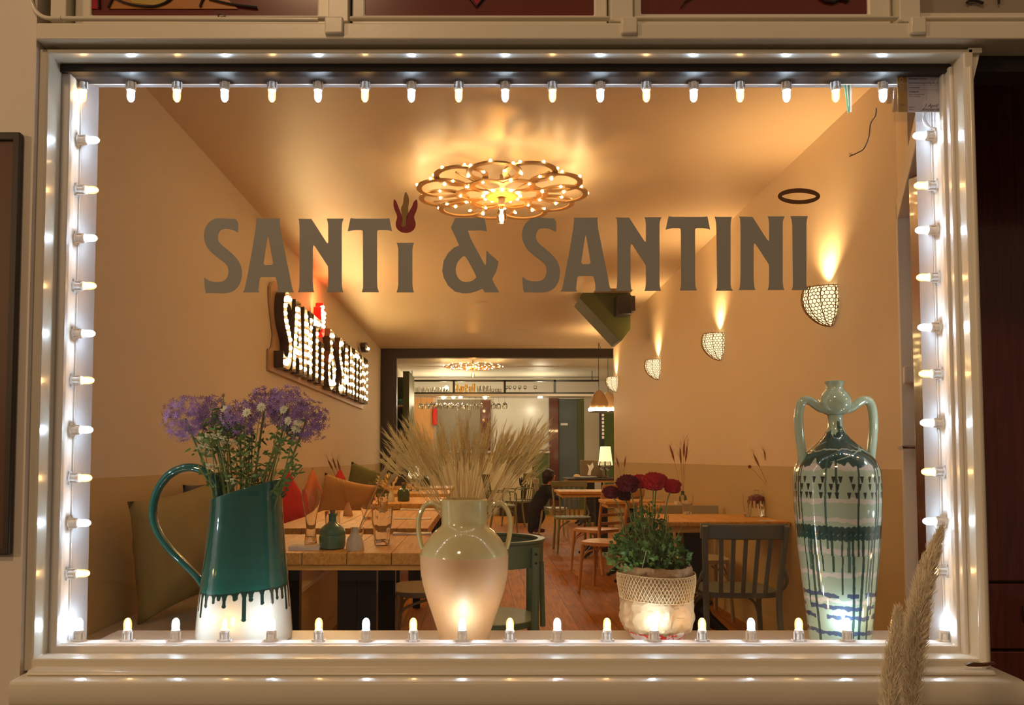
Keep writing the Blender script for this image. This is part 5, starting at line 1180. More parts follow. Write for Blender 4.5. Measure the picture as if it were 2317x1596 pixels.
# ------------------------------------------------------------------ wall lamps
def sconce(px, py_top, py_bot, px_w, lab, first=None):
    Y = 1750 * XR / (px_w - 1086); zt_, zb_ = WZ(py_top, Y), WZ(py_bot, Y); H = .215
    if first: 
        o = dup(first, (XR, Y, (zt_ + zb_) / 2 - H / 2), label=lab); return o
    o = thing('wall_lamp', lab, 'lamp', (XR, Y, (zt_ + zb_) / 2 - H / 2))
    bm = bmesh.new(); bmesh.ops.create_icosphere(bm, subdivisions=4, radius=1)
    rs = random.Random(3)
    for v in bm.verts: v.co = (v.co + Vector((rs.uniform(-1, 1), rs.uniform(-1, 1), rs.uniform(-1, 1))) * .03).normalized()
    def warp(c):
        z = c.z; k = 1 if z > 0 else (1 - .16 * z * z); return Vector((c.x * .157 * k, c.y * .100 * k, (z + 1) / 1.42 * H))
    q = MB()                                                # open mesh of round cells: struts between neighbouring cell corners
    for e_ in bm.edges:
        a_, b_ = (f.calc_center_median().normalized() for f in e_.link_faces)
        if max(a_.x, b_.x) > .05 or max(a_.z, b_.z) > .46: continue
        q.tube([warp(a_), warp(b_)], .0023, 4, cap=False)
    bm.free(); q.build('lattice_shade', 'brass', o)
    q = MB()
    for a in (95, 125, 155, 180, 205, 235, 265):
        P = [Vector((math.cos(R(a)) * .156 * c, math.sin(R(a)) * .099 * c, (z + 1) / 1.42 * H)) for z, c in [(zz_, math.sqrt(max(0, 1 - zz_ * zz_)) * (1 if zz_ > 0 else 1 - .16 * zz_ * zz_)) for zz_ in np.linspace(-.98, .42, 12)]]
        q.tube(P, .0026, 6)
    q.tube([Vector((math.cos(R(a)) * .142, math.sin(R(a)) * .090, H)) for a in range(90, 271, 12)], .0026, 6); q.build('ribs', 'brass', o)
    q = MB(); q.ball((0, 0, 0), 1, 24, 16); q.v = [(min(-.001, x * .146 * (1 if z > 0 else 1 - .16 * z * z)), y * .092 * (1 if z > 0 else 1 - .16 * z * z), (min(z, .40) + 1) / 1.42 * H + .003) for x, y, z in q.v]; q.build('added_glow_liner', 'glow_liner', o)  # glowing inner shell, added to make the lamp look bright inside
    MB().box(-.012, 0, -.05, .05, .03, .13).build('back_plate', 'brass', o, bevel=.003)
    q = MB(); q.ball((-.045, 0, .12), .028, 14, 10); q.build('bulb', 'sconce_bulb', o)
    MB().cyl((-.045, 0, .05), (-.045, 0, .095), .012, .014).build('bulb_holder', 'white', o)
    return o
M['glow_liner'] = emis('added_glow', (1.0, .76, .40), 1.8)  # glow of the added inner shell
M['sconce_bulb'] = emis('sconce_bulb', (1.0, .74, .40), 90)
s1_ = sconce(1843, 650, 742, 1885, 'shell-shaped lattice wall lamp nearest the window, under the lettering end')
sconce(1607, 755, 818, 1634, 'second lattice wall lamp from the window on the right wall', s1_)
sconce(1472, 814, 861, 1492, 'third lattice wall lamp from the window on the right wall', s1_)
sconce(1381, 850, 892, 1396, 'farthest lattice wall lamp, at the end of the right wall', s1_)
for o in [x for x in bpy.data.objects if x.name.startswith('wall_lamp') and x.type == 'EMPTY']:
    l = light('SPOT', 'wall_lamp_light', (0, 0, 0), P_SCONCE, (1.0, .60, .25), .025, spot=R(125), blend=1.0); l.parent = o; l.location = (-.05, 0, .225); l.rotation_euler = (R(180), R(-8), 0)

# ------------------------------------------------------------------ chandeliers
def chandelier(name, lab, c, D, proto=None):
    if proto: return dup(proto, c, label=lab)
    t = thing(name, lab, 'chandelier', c); Rr = D / 2
    hoops = MB()
    def hoop(cx, cy, r, tilt=0, w=.034):
        q = MB(); n = 40; vs = []
        for k in range(n):
            a = 2 * PI * k / n; 
            for dr_, dz in ((-w / 2, -.004), (w / 2, -.004), (w / 2, .006), (-w / 2, .006)): vs.append((cx + (r + dr_) * math.cos(a), cy + (r + dr_) * math.sin(a), dz + tilt * 1.0))
        q.add(vs, [(k * 4 + j, k * 4 + (j + 1) % 4, ((k + 1) % n) * 4 + (j + 1) % 4, ((k + 1) % n) * 4 + j) for k in range(n) for j in range(4)]); return q
    nb_ = 0; bb = MB().lathe([(0, 0), (.004, .001), (.0075, .006), (.0085, .014), (.006, .022), (0, .025)], 8)
    proto_b = None
    def bulb_at(p, d):
        nonlocal proto_b
        if proto_b is None: proto_b = bb.build('small_bulb', 'sparkw', t); b = proto_b
        else: b = proto_b.copy(); COL.objects.link(b); b.parent = t
        b.location = p; b.rotation_mode = 'QUATERNION'; b.rotation_quaternion = Vector((0, 0, 1)).rotation_difference(Vector(d).normalized()); b.rotation_mode = 'XYZ'
    N1 = 11
    for k in range(N1):
        a = 2 * PI * k / N1; cx, cy = Rr * .70 * math.cos(a), Rr * .70 * math.sin(a); z = .010 * (k % 2); r_ = Rr * .27
        h_ = hoop(cx, cy, r_, z); h_.build('wooden_ring', 'hoop', t)
        for j in range(7):
            b_ = a + (j - 3) * .86; d = Vector((math.cos(b_), math.sin(b_), .25 if abs(j - 3) < 2 else -.15)); bulb_at((cx + math.cos(b_) * r_ * (1.0), cy + math.sin(b_) * r_, z + .004), d if abs(j - 3) < 2 else Vector((math.cos(b_) * .6, math.sin(b_) * .6, -.5)))
    for k in range(6):
        a = 2 * PI * k / 6; cx, cy = Rr * .34 * math.cos(a), Rr * .34 * math.sin(a); hoop(cx, cy, Rr * .17, -.004).build('wooden_ring', 'hoop', t)
    for k in range(12): a = k * PI / 6; bulb_at((Rr * .19 * math.cos(a), Rr * .19 * math.sin(a), -.012), (math.cos(a), math.sin(a), .1))
    MB().lathe([(0, -.022), (.095, -.022), (.11, -.016), (.11, -.006), (.0, -.006)], 40).build('hub_plate', 'hoop', t, smooth=False)
    q = MB(); q.lathe([(0, -.07), (.020, -.07), (.022, -.05), (.022, -.02), (0, -.02)], 16); q.build('bulb_holder', 'hoopb', t)
    q = MB()
    for k in range(5): a = 2 * PI * k / 5 + .3; q.tube([(.09 * math.cos(a), .09 * math.sin(a), -.01), (Rr * .85 * math.cos(a), Rr * .85 * math.sin(a), 0.004)], .005, 6)
    q.build('spokes', 'hoop', t)
    q = MB().cyl((0, .0, -.01), (0, .0, .13), .012); q.build('ceiling_rod', 'hoopb', t)
    q = MB(); q.lathe([(.014, -.07), (.016, -.085), (.024, -.11), (.0335, -.145), (.033, -.165), (.024, -.185), (.0, -.193)], 24); q.build('amber_bulb', 'amber', t)
    q = MB()
    for k in range(6): a = k * PI / 3; q.tube([(.007 * math.cos(a), .007 * math.sin(a), -.10), (.009 * math.cos(a + .4), .009 * math.sin(a + .4), -.165)], .0013, 5)
    q.build('filament', 'filament', t)
    return t
c1 = (W(1135, 440, 4.95).x, 4.95, WZ(440, 4.95))
ch1 = chandelier('ring_chandelier', 'large round chandelier of overlapping wooden rings and tiny bulbs behind the lettering', c1, 1.12)
c2 = (W(1070, 831, 14.4).x, 14.4, WZ(831, 14.4))
ch2 = chandelier('ring_chandelier', 'smaller-looking ring chandelier far back, beyond the dark beam', c2, 1.2, ch1)
for c, p_ in ((c1, P_CHAND), (c2, P_CHAND * 1.5)):
    light('POINT', 'chandelier_bulb_light', (c[0], c[1], c[2] - .135), p_, (1.0, .47, .14), .018)
for c, o_ in ((c1, ch1), (c2, ch2)): pass
# ------------------------------------------------------------------ lit letter sign on the left wall
XS = XL
S0, S1, SB, ST = 6.02, 10.85, EYE + .69, EYE + 1.40     # along Y, height
pxs = [p for ch, lp, m_, nm in LET[:13] for p in lp[0]]; ux0, ux1 = min(p[0] for p in pxs), max(p[0] for p in pxs); uy0, uy1 = 493.0, 663.0
def sy(x): return S0 + .10 + (x - ux0) / (ux1 - ux0) * (S1 - S0 - .2)
def sz_(y): return SB + .04 + (uy1 - y) / (uy1 - uy0) * (ST - SB - .08)
wsn = thing('letter_sign', 'long lit sign on the left wall, letters studded with bulbs and a red flame', 'sign', (XS, (S0 + S1) / 2, SB))
WO = (XS, (S0 + S1) / 2, SB)
SI = LET[0][1][0]; bo_ = [(sy(x), sz_(y)) for x, y in SI]
# contour board: left end follows the S
left = [(S0, SB), (S0, SB + .17), (S0 + .09, SB + .19), (S0 + .14, SB + .30), (S0 + .08, SB + .42), (S0 + .01, SB + .55), (S0, SB + .66), (S0 + .06, ST), (S0 + .16, ST + .03)]
outl = left + [(S1 - .1, ST), (S1, ST - .05), (S1, SB)]
q = MB(); q.prism([outl], XS + .004, XS + .028, 'YZ'); loc(q, WO).build('backing_board', 'hoopb', wsn, bevel=.003)
random.seed(3); bulbs = []
for ch, loops, m_, nm in LET:
    if nm == 'halo':
        q = MB(); lp = [[(sy(x), sz_(y) + .0) for x, y in l] for l in loops]; q.prism(lp, XS + .03, XS + .10, 'YZ'); loc(q, WO).build('halo_channel', 'signblack', wsn, smooth=False)
        continue
    flame = nm in ('flame', 'flame_tongue')
    lp = [[(sy(x), sz_(y) + (.0 if not flame else -.02)) for x, y in l] for l in loops]
    if flame: lp = [[(a, SB + .5 + (b - SB - .5) * 1.0) for a, b in l] for l in lp]
    q = MB(); q.prism(lp, XS + .03, XS + .045, 'YZ')
    o = loc(q, WO).build('flame_back' if flame else 'letter_back', 'redglow' if flame else 'signblack', wsn, smooth=False)
    if flame: o['label'] = 'red enamelled flame'
    # upstanding rim of the letter trough
    q = MB()
    for l in lp:
        k = len(l); vs = []; 
        for a, b in l: vs += [(XS + .03, a, b), (XS + .105, a, b)]
        q.add(vs, [(2 * i, 2 * ((i + 1) % k), 2 * ((i + 1) % k) + 1, 2 * i + 1) for i in range(k)])
    loc(q, WO).build('flame_rim' if flame else 'letter_rim', 'redglow' if flame else 'signblack', wsn, smooth=False, solid=.004)
def seg(pts, n):
    P = [Vector((a, b, 0)) for a, b in pts]; Ls = [0]
    for a, b in zip(P, P[1:]): Ls.append(Ls[-1] + (b - a).length)
    out = []
    for k in range(n):
        d = Ls[-1] * (k + .5) / n; i = max(j for j in range(len(Ls) - 1) if Ls[j] <= d); out.append(P[i].lerp(P[i + 1], (d - Ls[i]) / (Ls[i + 1] - Ls[i])))
    return out
def c1_(x, y, x0=450, oy=420): return (x0 + x / K, oy + y / K)
St = [(360, 390), (250, 380), (150, 420), (120, 520), (160, 610), (260, 690), (350, 780), (370, 880), (330, 980), (230, 1030), (110, 1020)]
At = [[(520, 1040), (690, 380)], [(700, 380), (860, 1040)], [(610, 860), (800, 860)]]; Nt = [[(1080, 1040), (1080, 380)], [(1100, 380), (1360, 1020)], [(1372, 1040), (1372, 380)]]
Tt = [[(1540, 390), (1900, 390)], [(1725, 480), (1725, 1040)]]; it = [[(2082, 620), (2082, 1040)]]; It = [[(94, 360), (94, 1030)]]
AMt = [(580, 390), (360, 390), (420, 560), (600, 900), (690, 1030)]; AM2 = [(400, 640), (290, 720), (240, 860), (330, 1010), (480, 1020), (620, 900), (680, 760)]
def put_b(pts, n, x0=450, dx=0): 
    for p in seg([(x0 + a / K + dx, 420 + b / K) for a, b in pts], n): bulbs.append((p.x, p.y, 0))
put_b(St, 14); [put_b(s_, n_) for s_, n_ in zip(At, (9, 9, 3))]; [put_b(s_, n_) for s_, n_ in zip(Nt, (8, 8, 8))]; [put_b(s_, n_) for s_, n_ in zip(Tt, (5, 7))]; put_b(it[0], 5)
put_b(AMt, 10, 960); put_b(AM2, 10, 960)
put_b(St, 12, 450, off(1181, 50)); [put_b(s_, n_, 450, dA) for s_, n_ in zip(At, (7, 7, 2))]; dN = off(1393, 998); [put_b(s_, n_, 450, dN) for s_, n_ in zip(Nt, (6, 6, 6))]
dT = off(1506.2, 1500); [put_b(s_, n_, 450, dT) for s_, n_ in zip(Tt, (4, 5))]; put_b(It[0], 6, 1616.9); dN2 = off(1671.8, 998); [put_b(s_, n_, 450, dN2) for s_, n_ in zip(Nt, (5, 5, 5))]; put_b(It[0], 6, 1788.5)
for s_, n_ in (([(1990, 170), (2020, 300), (2030, 400)], 4), ([(2080, 120), (2075, 260), (2075, 340)], 4), ([(2190, 180), (2140, 300), (2135, 400)], 4)): put_b(s_, n_)
bulbs.append((1850, 444, 0))
bulbs = [(sy(x), sz_(y)) for x, y, _ in bulbs]; bulbs.sort(key=lambda b: b[0])
pb = MB().lathe([(0, 0), (.009, .0), (.009, .03), (.016, .040), (.020, .052), (.018, .064), (.010, .072), (0, .075)], 10, ax='X')
pb.k = 0
first_b = None
for a, b in bulbs[:99]:
    if first_b is None: first_b = pb.build('bulb', 'spark', wsn); o = first_b
    else: o = first_b.copy(); COL.objects.link(o); o.parent = wsn
    o.location = (.045, a - WO[1], b - WO[2])
q = MB()
for a, b in bulbs[99:]: q.lathe([(0, 0), (.009, .0), (.009, .03), (.016, .040), (.020, .052), (.018, .064), (.010, .072), (0, .075)], 8, c=(.045, a - WO[1], b - WO[2]), ax='X')
o = q.build('far_bulbs', 'spark', wsn); o['kind'] = 'stuff'
l = light('POINT', 'flame_sign_light', (XS + .16, 7.75, EYE + 1.60), 6.5, (1, .13, .03), .03)
# ------------------------------------------------------------------ speaker on its green corner bracket under the ceiling
Yg = 8.56; GO = (W(1425, 660, Yg).x, Yg, ZC)
gbk = thing('corner_bracket', 'olive green wedge-shaped boxing hanging from the ceiling on the right', 'ceiling boxing', GO)
q = MB(); pts = [(1311, 674), (1318, 662), (1427, 662), (1427, 745), (1407, 771), (1401, 770)]
q.prism([[(W(x, y, Yg).x, min(ZC - .001, WZ(y, Yg))) for x, y in pts]], Yg, Yg + .5); loc(q, GO).build('boxing', 'green', gbk, smooth=False, bevel=.004)
so = tuple(W(1410, 712, Yg - .12)); spk = thing('loudspeaker', 'small black loudspeaker fixed to the green boxing under the ceiling', 'speaker', so)
q = MB().box(W(1393, 680, Yg - .12).x, W(1426, 680, Yg - .12).x, Yg - .20, Yg - .002, WZ(711, Yg - .2), WZ(667, Yg - .2)); loc(q, so).build('cabinet', 'black', spk, bevel=.008)
q = MB().box(W(1426, 680, Yg - .12).x - .002, W(1431, 680, Yg).x, Yg - .16, Yg - .02, WZ(707, Yg - .1), WZ(672, Yg - .1)); loc(q, so).build('side_grille', 'dark', spk, bevel=.004)
# recessed ceiling spots
for px, py, lab in ((1088, 687, 'round ceiling fitting nearest, just below the ampersand'), (1180, 748, 'round ceiling fitting farther back near the dark beam')):
    Y = YZ(py, ZC - .004); p = W(px, py, Y); q = MB().lathe([(.0, -.006), (.055, -.006), (.07, -.004), (.075, 0), (0, 0)], 28, c=(0, 0, 0)); o = q.build('ceiling_spot', 'ceilw', None, loc=(p.x, Y, ZC - .001)); tag(o, lab, 'ceiling light')

# ------------------------------------------------------------------ back room
Yr = 16.6
q = MB(); q.box(WX(925, Yr), WX(1204, Yr), Yr, Yr + .6, 0, WZ(1026, Yr)); 
bar = thing('bar_counter', 'pale bar counter across the back of the room with white top', 'bar', (WX(1080, Yr), Yr, 0)); BO = (WX(1080, Yr), Yr, 0)
loc(q, BO).build('front', 'barfront', bar, smooth=False)
q = MB().box(WX(1206, Yr), WX(1241, Yr), Yr - .02, Yr + .6, 0, WZ(1026, Yr)); loc(q, BO).build('green_end_panel', 'greenp', bar, smooth=False)['label'] = 'green end panel'
q = MB().box(WX(922, Yr), WX(1243, Yr), Yr - .06, Yr + .62, WZ(1026, Yr), WZ(1021, Yr)); loc(q, BO).build('counter_top', 'tile', bar, bevel=.004)
q = MB().box(WX(1130, Yr - .1), WX(1204, Yr - .1), Yr - .4, Yr - .02, 0, .2); tag(q.build('foot_step', 'blackwood', None), 'dark low step in front of the bar', 'step')
q = MB().box(-.2, .2, -.1, .1, 0, .03); tag(q.build('tray', 'black', None, loc=(WX(1221, Yr), Yr + .2, WZ(1021, Yr) + .001), bevel=.004), 'dark tray on the right end of the bar top', 'tray')
# doors, panels on the back wall
Yw = 18.45
dd = struct(thing('door_3', None, None, (WX(1283, Yw), Yw, 0))); DO = (WX(1283, Yw), Yw, 0)
loc(MB().box(WX(1263, Yw), WX(1306, Yw), Yw - .03, Yw, 0, WZ(903, Yw)), DO).build('door_leaf', 'greydoor', dd, bevel=.004, smooth=False)
loc(MB().box(WX(1241, Yw), WX(1262, Yw), Yw - .12, Yw, 0, WZ(902, Yw)), DO).build('red_jamb', 'redwood', dd, smooth=False)
loc(MB().box(WX(1306, Yw), WX(1320, Yw), Yw - .06, Yw, 0, WZ(903, Yw)), DO).build('olive_jamb', 'green', dd, smooth=False)
q = MB().box(WX(1268, Yw), WX(1284, Yw), Yw - .034, Yw - .03, WZ(963, Yw), WZ(958, Yw)); loc(q, DO).build('door_sign', 'paper', dd, smooth=False)
sbox('trim_20', 'grille', WX(1320, Yw), WX(1420, Yw), Yw - .05, Yw + .04, 0, WZ(900, Yw))
sbox('trim_21', 'litpatch', WX(925, Yw), WX(982, Yw), Yw - .05, Yw + .04, 0, WZ(895, Yw));  # yellow-lit part of the back, its light put into the panel colour
sbox('trim_24', 'backpanel', WX(990, Yw), WX(1087, Yw), Yw - .05, Yw + .04, 0, WZ(905, Yw))
sbox('trim_22', 'redwood', WX(1088, Yw), WX(1110, Yw), Yw - .06, Yw + .04, 0, WZ(905, Yw))
q = MB().lathe([(0, 0), (.055, 0), (.06, .04), (.06, .36), (.03, .44), (.015, .46), (.015, .50), (0, .5)], 16)
tag(q.build('fire_extinguisher', 'cushR', None, loc=(WX(984, 18.3), 18.3, WZ(962, 18.3))), 'red fire extinguisher on the back wall left of the wheat', 'extinguisher')
# hanging glass shelf over the bar
Yh = 16.2
sh = thing('glass_shelf', 'black framed hanging shelf full of glasses above the bar', 'shelf', (WX(1140, Yh), Yh, WZ(893, Yh))); HO = (WX(1140, Yh), Yh, WZ(893, Yh))
loc(MB().box(WX(922, Yh), WX(1352, Yh), Yh - .2, Yh + .25, WZ(893, Yh), WZ(890, Yh)), HO).build('shelf_board', 'black', sh, smooth=False)
loc(MB().box(WX(918, Yh), WX(1362, Yh), Yh - .22, Yh + .27, WZ(899, Yh), WZ(893.5, Yh)), HO).build('lower_board', 'tile', sh, smooth=False)
loc(MB().box(WX(922, Yh), WX(1352, Yh), Yh - .2, Yh - .17, WZ(866, Yh), WZ(862, Yh)), HO).build('top_bar', 'black', sh, smooth=False)
loc(MB().box(WX(930, Yh), WX(1352, Yh), Yh - .19, Yh - .17, WZ(856.5, Yh), WZ(855, Yh)), HO).build('top_rail', 'black', sh, smooth=False)
for x in (1025, 1139, 1251): loc(MB().box(WX(x, Yh), WX(x + 5, Yh), Yh - .2, Yh - .15, WZ(891, Yh), WZ(862, Yh)), HO).build('upright', 'black', sh, smooth=False)
for x in (932, 1340): loc(MB().cyl((WX(x, Yh), Yh, WZ(862, Yh)), (WX(x, Yh), Yh, ZC), .008), HO).build('hanger_rod', 'black', sh)
gp = None; hz = WZ(890, Yh) + .001
rg = random.Random(8)
def sglass(px, kind, r_, h_):
    global gp
    q = MB(); q.lathe([(r_ * .8, 0), (r_, h_ * .5), (r_, h_), (r_ * .92, h_), (r_ * .9, h_ * .5), (0, .01)], 12)
    o = q.build('shelf_glass', 'glassthin', None, loc=(WX(px, Yh - .02), Yh - .02 + rg.uniform(-.1, .1), hz)); tag(o, 'clear tumbler in the row standing on the hanging shelf', 'glass', 'tumblers on the hanging shelf'); return o
for px in (935, 941, 947, 954, 961, 968, 975, 982, 988, 995, 1002, 1008, 1014): sglass(px, 0, .028, .12)
for px in (1034, 1042, 1047, 1055, 1064, 1072): 
    o = sglass(px, 0, .03, rg.uniform(.12, .19)); o.data.materials.clear(); o.data.materials.append(M['amber']); o['label'] = 'amber bottle-like glass in the second bay of the hanging shelf'; o['group'] = 'amber glasses on the hanging shelf'
for px in (1083, 1091, 1099, 1107): o = sglass(px, 0, .036, .15); o['label'] = 'wide tumbler in the middle of the hanging shelf'; o['group'] = 'wide tumblers on the hanging shelf'
for px in (1115, 1124, 1131): o = sglass(px, 0, .03, .09); o['label'] = 'low tumbler by the middle upright of the hanging shelf'; o['group'] = 'low tumblers on the hanging shelf'
def stemglass(name, lab, group, p, s=1.0, hang=False, proto=None):
    if proto: return dup(proto, p)
    t = thing(name, lab, 'glass', p, 0, group); f = -1 if hang else 1
    MB().lathe([(0, 0), (.034, .001), (.034, .003), (.006, .006)], 16, ax='-Z' if hang else 'Z').build('foot', 'glassthin', t)
    MB().cyl((0, 0, f * .004), (0, 0, f * .09), .0035, .0035, 6).build('stem', 'glassthin', t)
    MB().lathe([(.004, .09), (.028, .105), (.042, .135), (.041, .17), (.032, .20), (.030, .20), (.039, .17), (.040, .135), (.0, .10)], 16, ax='-Z' if hang else 'Z').build('bowl', 'glassthin', t)
    t.scale = (s,) * 3; return t
wg = None
for px in (1146, 1154, 1165, 1176, 1188, 1211):
    p = (WX(px, Yh), Yh, hz); o = stemglass('wine_glass', 'small stemmed glass standing on the right half of the hanging shelf', 'stemmed glasses on the hanging shelf', p, .8, False, wg)
    if wg is None: wg = o
hg = None; hz2 = WZ(899, Yh) - .002
for px in (952, 966, 978, 985, 994, 1008, 1021, 1034, 1048, 1062, 1076, 1088, 1116, 1128, 1142):
    p = (WX(px, Yh), Yh + rg.uniform(-.12, .05), hz2); o = stemglass('hanging_wine_glass', 'wine glass hanging upside down under the shelf above the bar', 'wine glasses hanging under the shelf', p, 1.25, True, hg)
    if hg is None: hg = o
for px, py in ((1010, 877), (1003, 900), (1098, 900), (1026, 899)):
    p = W(px, py, Yh - .1); o = MB().ball((0, 0, 0), .035, 10, 8).build('spot_bulb', 'sparkw', None, loc=tuple(p)); tag(o, 'small bright spot lamp among the hanging glasses', 'lamp', 'spots above the bar')
for px in (1040, 1000, 1230): light('POINT', 'bar_light', (WX(px, 16.0), 16.9, 2.45), P_BACK, (1, .86, .58), .04)
light('AREA', 'back_room_light', (1.6, 14.6, ZC - .05), P_BACK * 1.3, (1, .85, .56), .5)
# left cabinet beyond the post
cb = thing('wall_cabinet', 'tall olive green cabinet behind the dark post on the left', 'cabinet', (-1.4, 14.3, 0)); CO = (-1.4, 14.3, 0)
ya = 14.3
loc(MB().box(WX(914, ya), WX(928, ya), ya - .2, ya + .9, 0, WZ(843, ya)), CO).build('side_panel', 'green', cb, smooth=False)
loc(MB().box(XL + .006, WX(914, ya), ya + .86, ya + .9, 0, WZ(843, ya)), CO).build('back_panel', 'green', cb, smooth=False)
loc(MB().box(XL + .006, WX(914, ya) - .001, ya - .15, ya + .86, WZ(922, ya), WZ(918, ya)), CO).build('shelf', 'hoopb', cb, smooth=False)
q = MB().lathe([(0, 0), (.05, 0), (.065, .13), (.0, .12)], 16); tag(q.build('blue_pot', 'teal_sign', None, loc=(WX(906, ya), ya + .2, WZ(918, ya) + .001)), 'little blue pot on the cabinet shelf at the left', 'pot')
q = MB()
for k in range(30): q.blade((0, 0, 0), (rg.uniform(-.1, .1), rg.uniform(-.1, .1), rg.uniform(.08, .2)), .03)
q.build('pot_leaves', 'leaf', bpy.data.objects['blue_pot'], loc=(0, 0, .12), smooth=False)
q = MB().box(-.09, .09, -.06, .06, 0, .22); tag(q.build('white_box', 'napkin', None, loc=(WX(910, 12.6), 12.6, WZ(1060, 12.6) + .001), bevel=.004), 'small pale box near the post behind the last left table', 'box')
tag(MB().box(-.13, .13, -.1, .1, 0, WZ(1060, 12.6)).build('box_stand', 'blackwood', None, loc=(WX(910, 12.6), 12.6, 0), bevel=.004), 'dark stand carrying the small pale box by the post', 'stand')
def tlamp(lab, p, s, cone=True):
    t = thing('table_lamp', lab, 'lamp', p); MB().lathe([(0, 0), (.07 * s, 0), (.07 * s, .015), (.012, .03), (.010, .2 * s), (0, .2 * s)], 16).build('base', 'gilt', t)
    MB().lathe([(.13 * s, .17 * s), (.09 * s, .42 * s)], 24).build('lamp_shade', 'shade', t, solid=.002); return t
p = (WX(938, 12.05), 12.0, TZ + .001); tlamp('glowing cream table lamp on the last left table, behind the wheat', p, .75)
light('POINT', 'table_lamp_light', (p[0], p[1], p[2] + .24), 2.5, (1, .75, .38), .03)
# right of the opening: pendants, lamp, glasses, sign
def pendant(lab, px, Y, proto=None):
    z0, z1 = WZ(932, Y), WZ(884, Y); p = (WX(px, Y), Y, z0)
    if proto: return dup(proto, p, label=lab)
    t = thing('pendant_lamp', lab, 'lamp', p); h = z1 - z0
    MB().lathe([(.155, .06), (.145, h * .45), (.085, h * .85), (.03, h), (0, h)], 24).build('lamp_shade', 'hoopb', t); MB().cyl((0, 0, h), (0, 0, ZC - z0), .004, .004, 6).build('cord', 'cable', t)
    q = MB(); b = MB()
    for k in range(16):
        a = k * PI / 8; b.ball((.15 * math.cos(a), .15 * math.sin(a), .03 + .012 * (k % 2)), .024, 8, 6)
    b.build('bulb_ring', 'sparkw', t); MB().lathe([(.0, 0.004), (.16, .004), (.16, -.008), (0, -.008)], 24).build('lower_ring', 'gilt', t); return t
pd = pendant('tan conical pendant lamp, ringed with bulbs, left of the pair by the pier', 1355, 12.4)
pendant('tan conical pendant lamp half hidden behind the wall edge', 1376, 13.2, pd)
q = MB(); q.tube(smooth_path([Vector((WX(1354, 12.3), 12.3, WZ(772, 12.3) + .0)), W(1362, 795, 12.2), W(1372, 806, 12.1), W(1381, 806, 12.0)], 6), .004, 6); tag(q.build('slack_wire', 'cable'), 'slack dark wire looping to the wall edge above the pendant lamps', 'wire')
DT = EYE - .35
p = (WX(1369, 14.0), 14.0, DT + .001); tl = tlamp('table lamp with a pale shade on the dark table by the pier', p, 1.0); tl.scale = (1, 1, 1.35)
light('POINT', 'pier_lamp_light', (p[0], p[1], p[2] + .45), 4, (1, .8, .45), .03)
g1 = None
for px, py, lab in ((1362, 1088, 'stemmed wine glass on the dark table, left of the pair'), (1374, 1089, 'stemmed wine glass on the dark table, right of the pair')):
    pp_ = (WX(px, 13.8), 13.8, DT + .001); o = stemglass('wine_glass', lab, None, pp_, 1.5)
q = MB().box(-.2, .2, -.12, .12, 0, .32); bg_ = tag(q.build('brown_box', 'tanbag', None, loc=(WX(1338, 14.2), 14.2, DT + .001), bevel=.01), 'brown box with a white mark on the dark table by the pier', 'box')
q = MB(); q.prism([[(-.10, .05), (-.04, .04), (-.03, .12), (.02, .20), (0, .28), (-.05, .22), (-.1, .25), (-.07, .16)]], -.124, -.1215); q.build('white_mark', 'paper', bg_, smooth=False)
q = MB().ball((0, 0, 0), .05, 10, 8, (1.2, 1, .7)); tag(q.build('bread_roll', 'clay', None, loc=(WX(1304, 13.8), 13.8, DT + .036)), 'pale bread roll at the left end of the dark table', 'bread')
q = MB().lathe([(0, 0), (.14, 0), (.22, .02), (.21, .025), (0, .01)], 24); tag(q.build('serving_plate', 'tile', None, loc=(WX(1322, 13.85), 13.85, DT + .001)), 'shallow plate at the left end of the dark table', 'plate') 
q = MB().box(-.05, .05, -.02, .02, 0, 1.0); bs_ = tag(q.build('black_panel', 'black', None, loc=(WX(1361, 15.6), 15.6, WZ(1040, 15.6)), smooth=False), 'narrow black panel with white dashes behind the lampshade by the pier', 'sign')
q = MB()
for k in range(7): q.box(.0, .045, -.024, -.0205, .42 + k * .075, .47 + k * .075)
q.build('white_marks', 'paper', bs_, smooth=False)
tag(MB().box(-.02, .02, -.02, .02, 0, WZ(1040, 15.6)).build('panel_post', 'black', None, loc=(WX(1361, 15.6), 15.6, 0)), 'thin black post under the dashed panel', 'post')
sbox('trim_23', 'greenp', WX(1366, 18.4), 3.9, 18.38, 18.5, 0, WZ(935, 18.4))

# black hand-shaped ornament near the armchairs
gv = thing('hand_ornament', 'black open-hand ornament standing behind the olive armchair', 'ornament', (WX(1184, 14.6), 14.6, .62)); q = MB()
q.tube([(0, 0, -.18), (0, 0, 0), (-.01, 0, .10)], [.05, .045, .06], 10, flat=.6)
for k in range(4): q.tube(smooth_path([Vector((-.055 + k * .032, 0, .08)), Vector((-.065 + k * .035, 0, .16)), Vector((-.07 + k * .04, -.01, .215 + .015 * (k in (1, 2)))) ], 4), [.017] * 6 + [.012] * 3, 8)
q.tube(smooth_path([Vector((.04, 0, .0)), Vector((.09, 0, .03)), Vector((.11, 0, .09))], 4), .016, 8)
q.build('hand', 'black', gv)
tag(MB().box(-.15, .15, -.12, .12, 0, .44).build('low_stand', 'blackwood', None, loc=(WX(1184, 14.6), 14.6, 0), bevel=.01), 'dark low stand under the black hand ornament', 'stand')

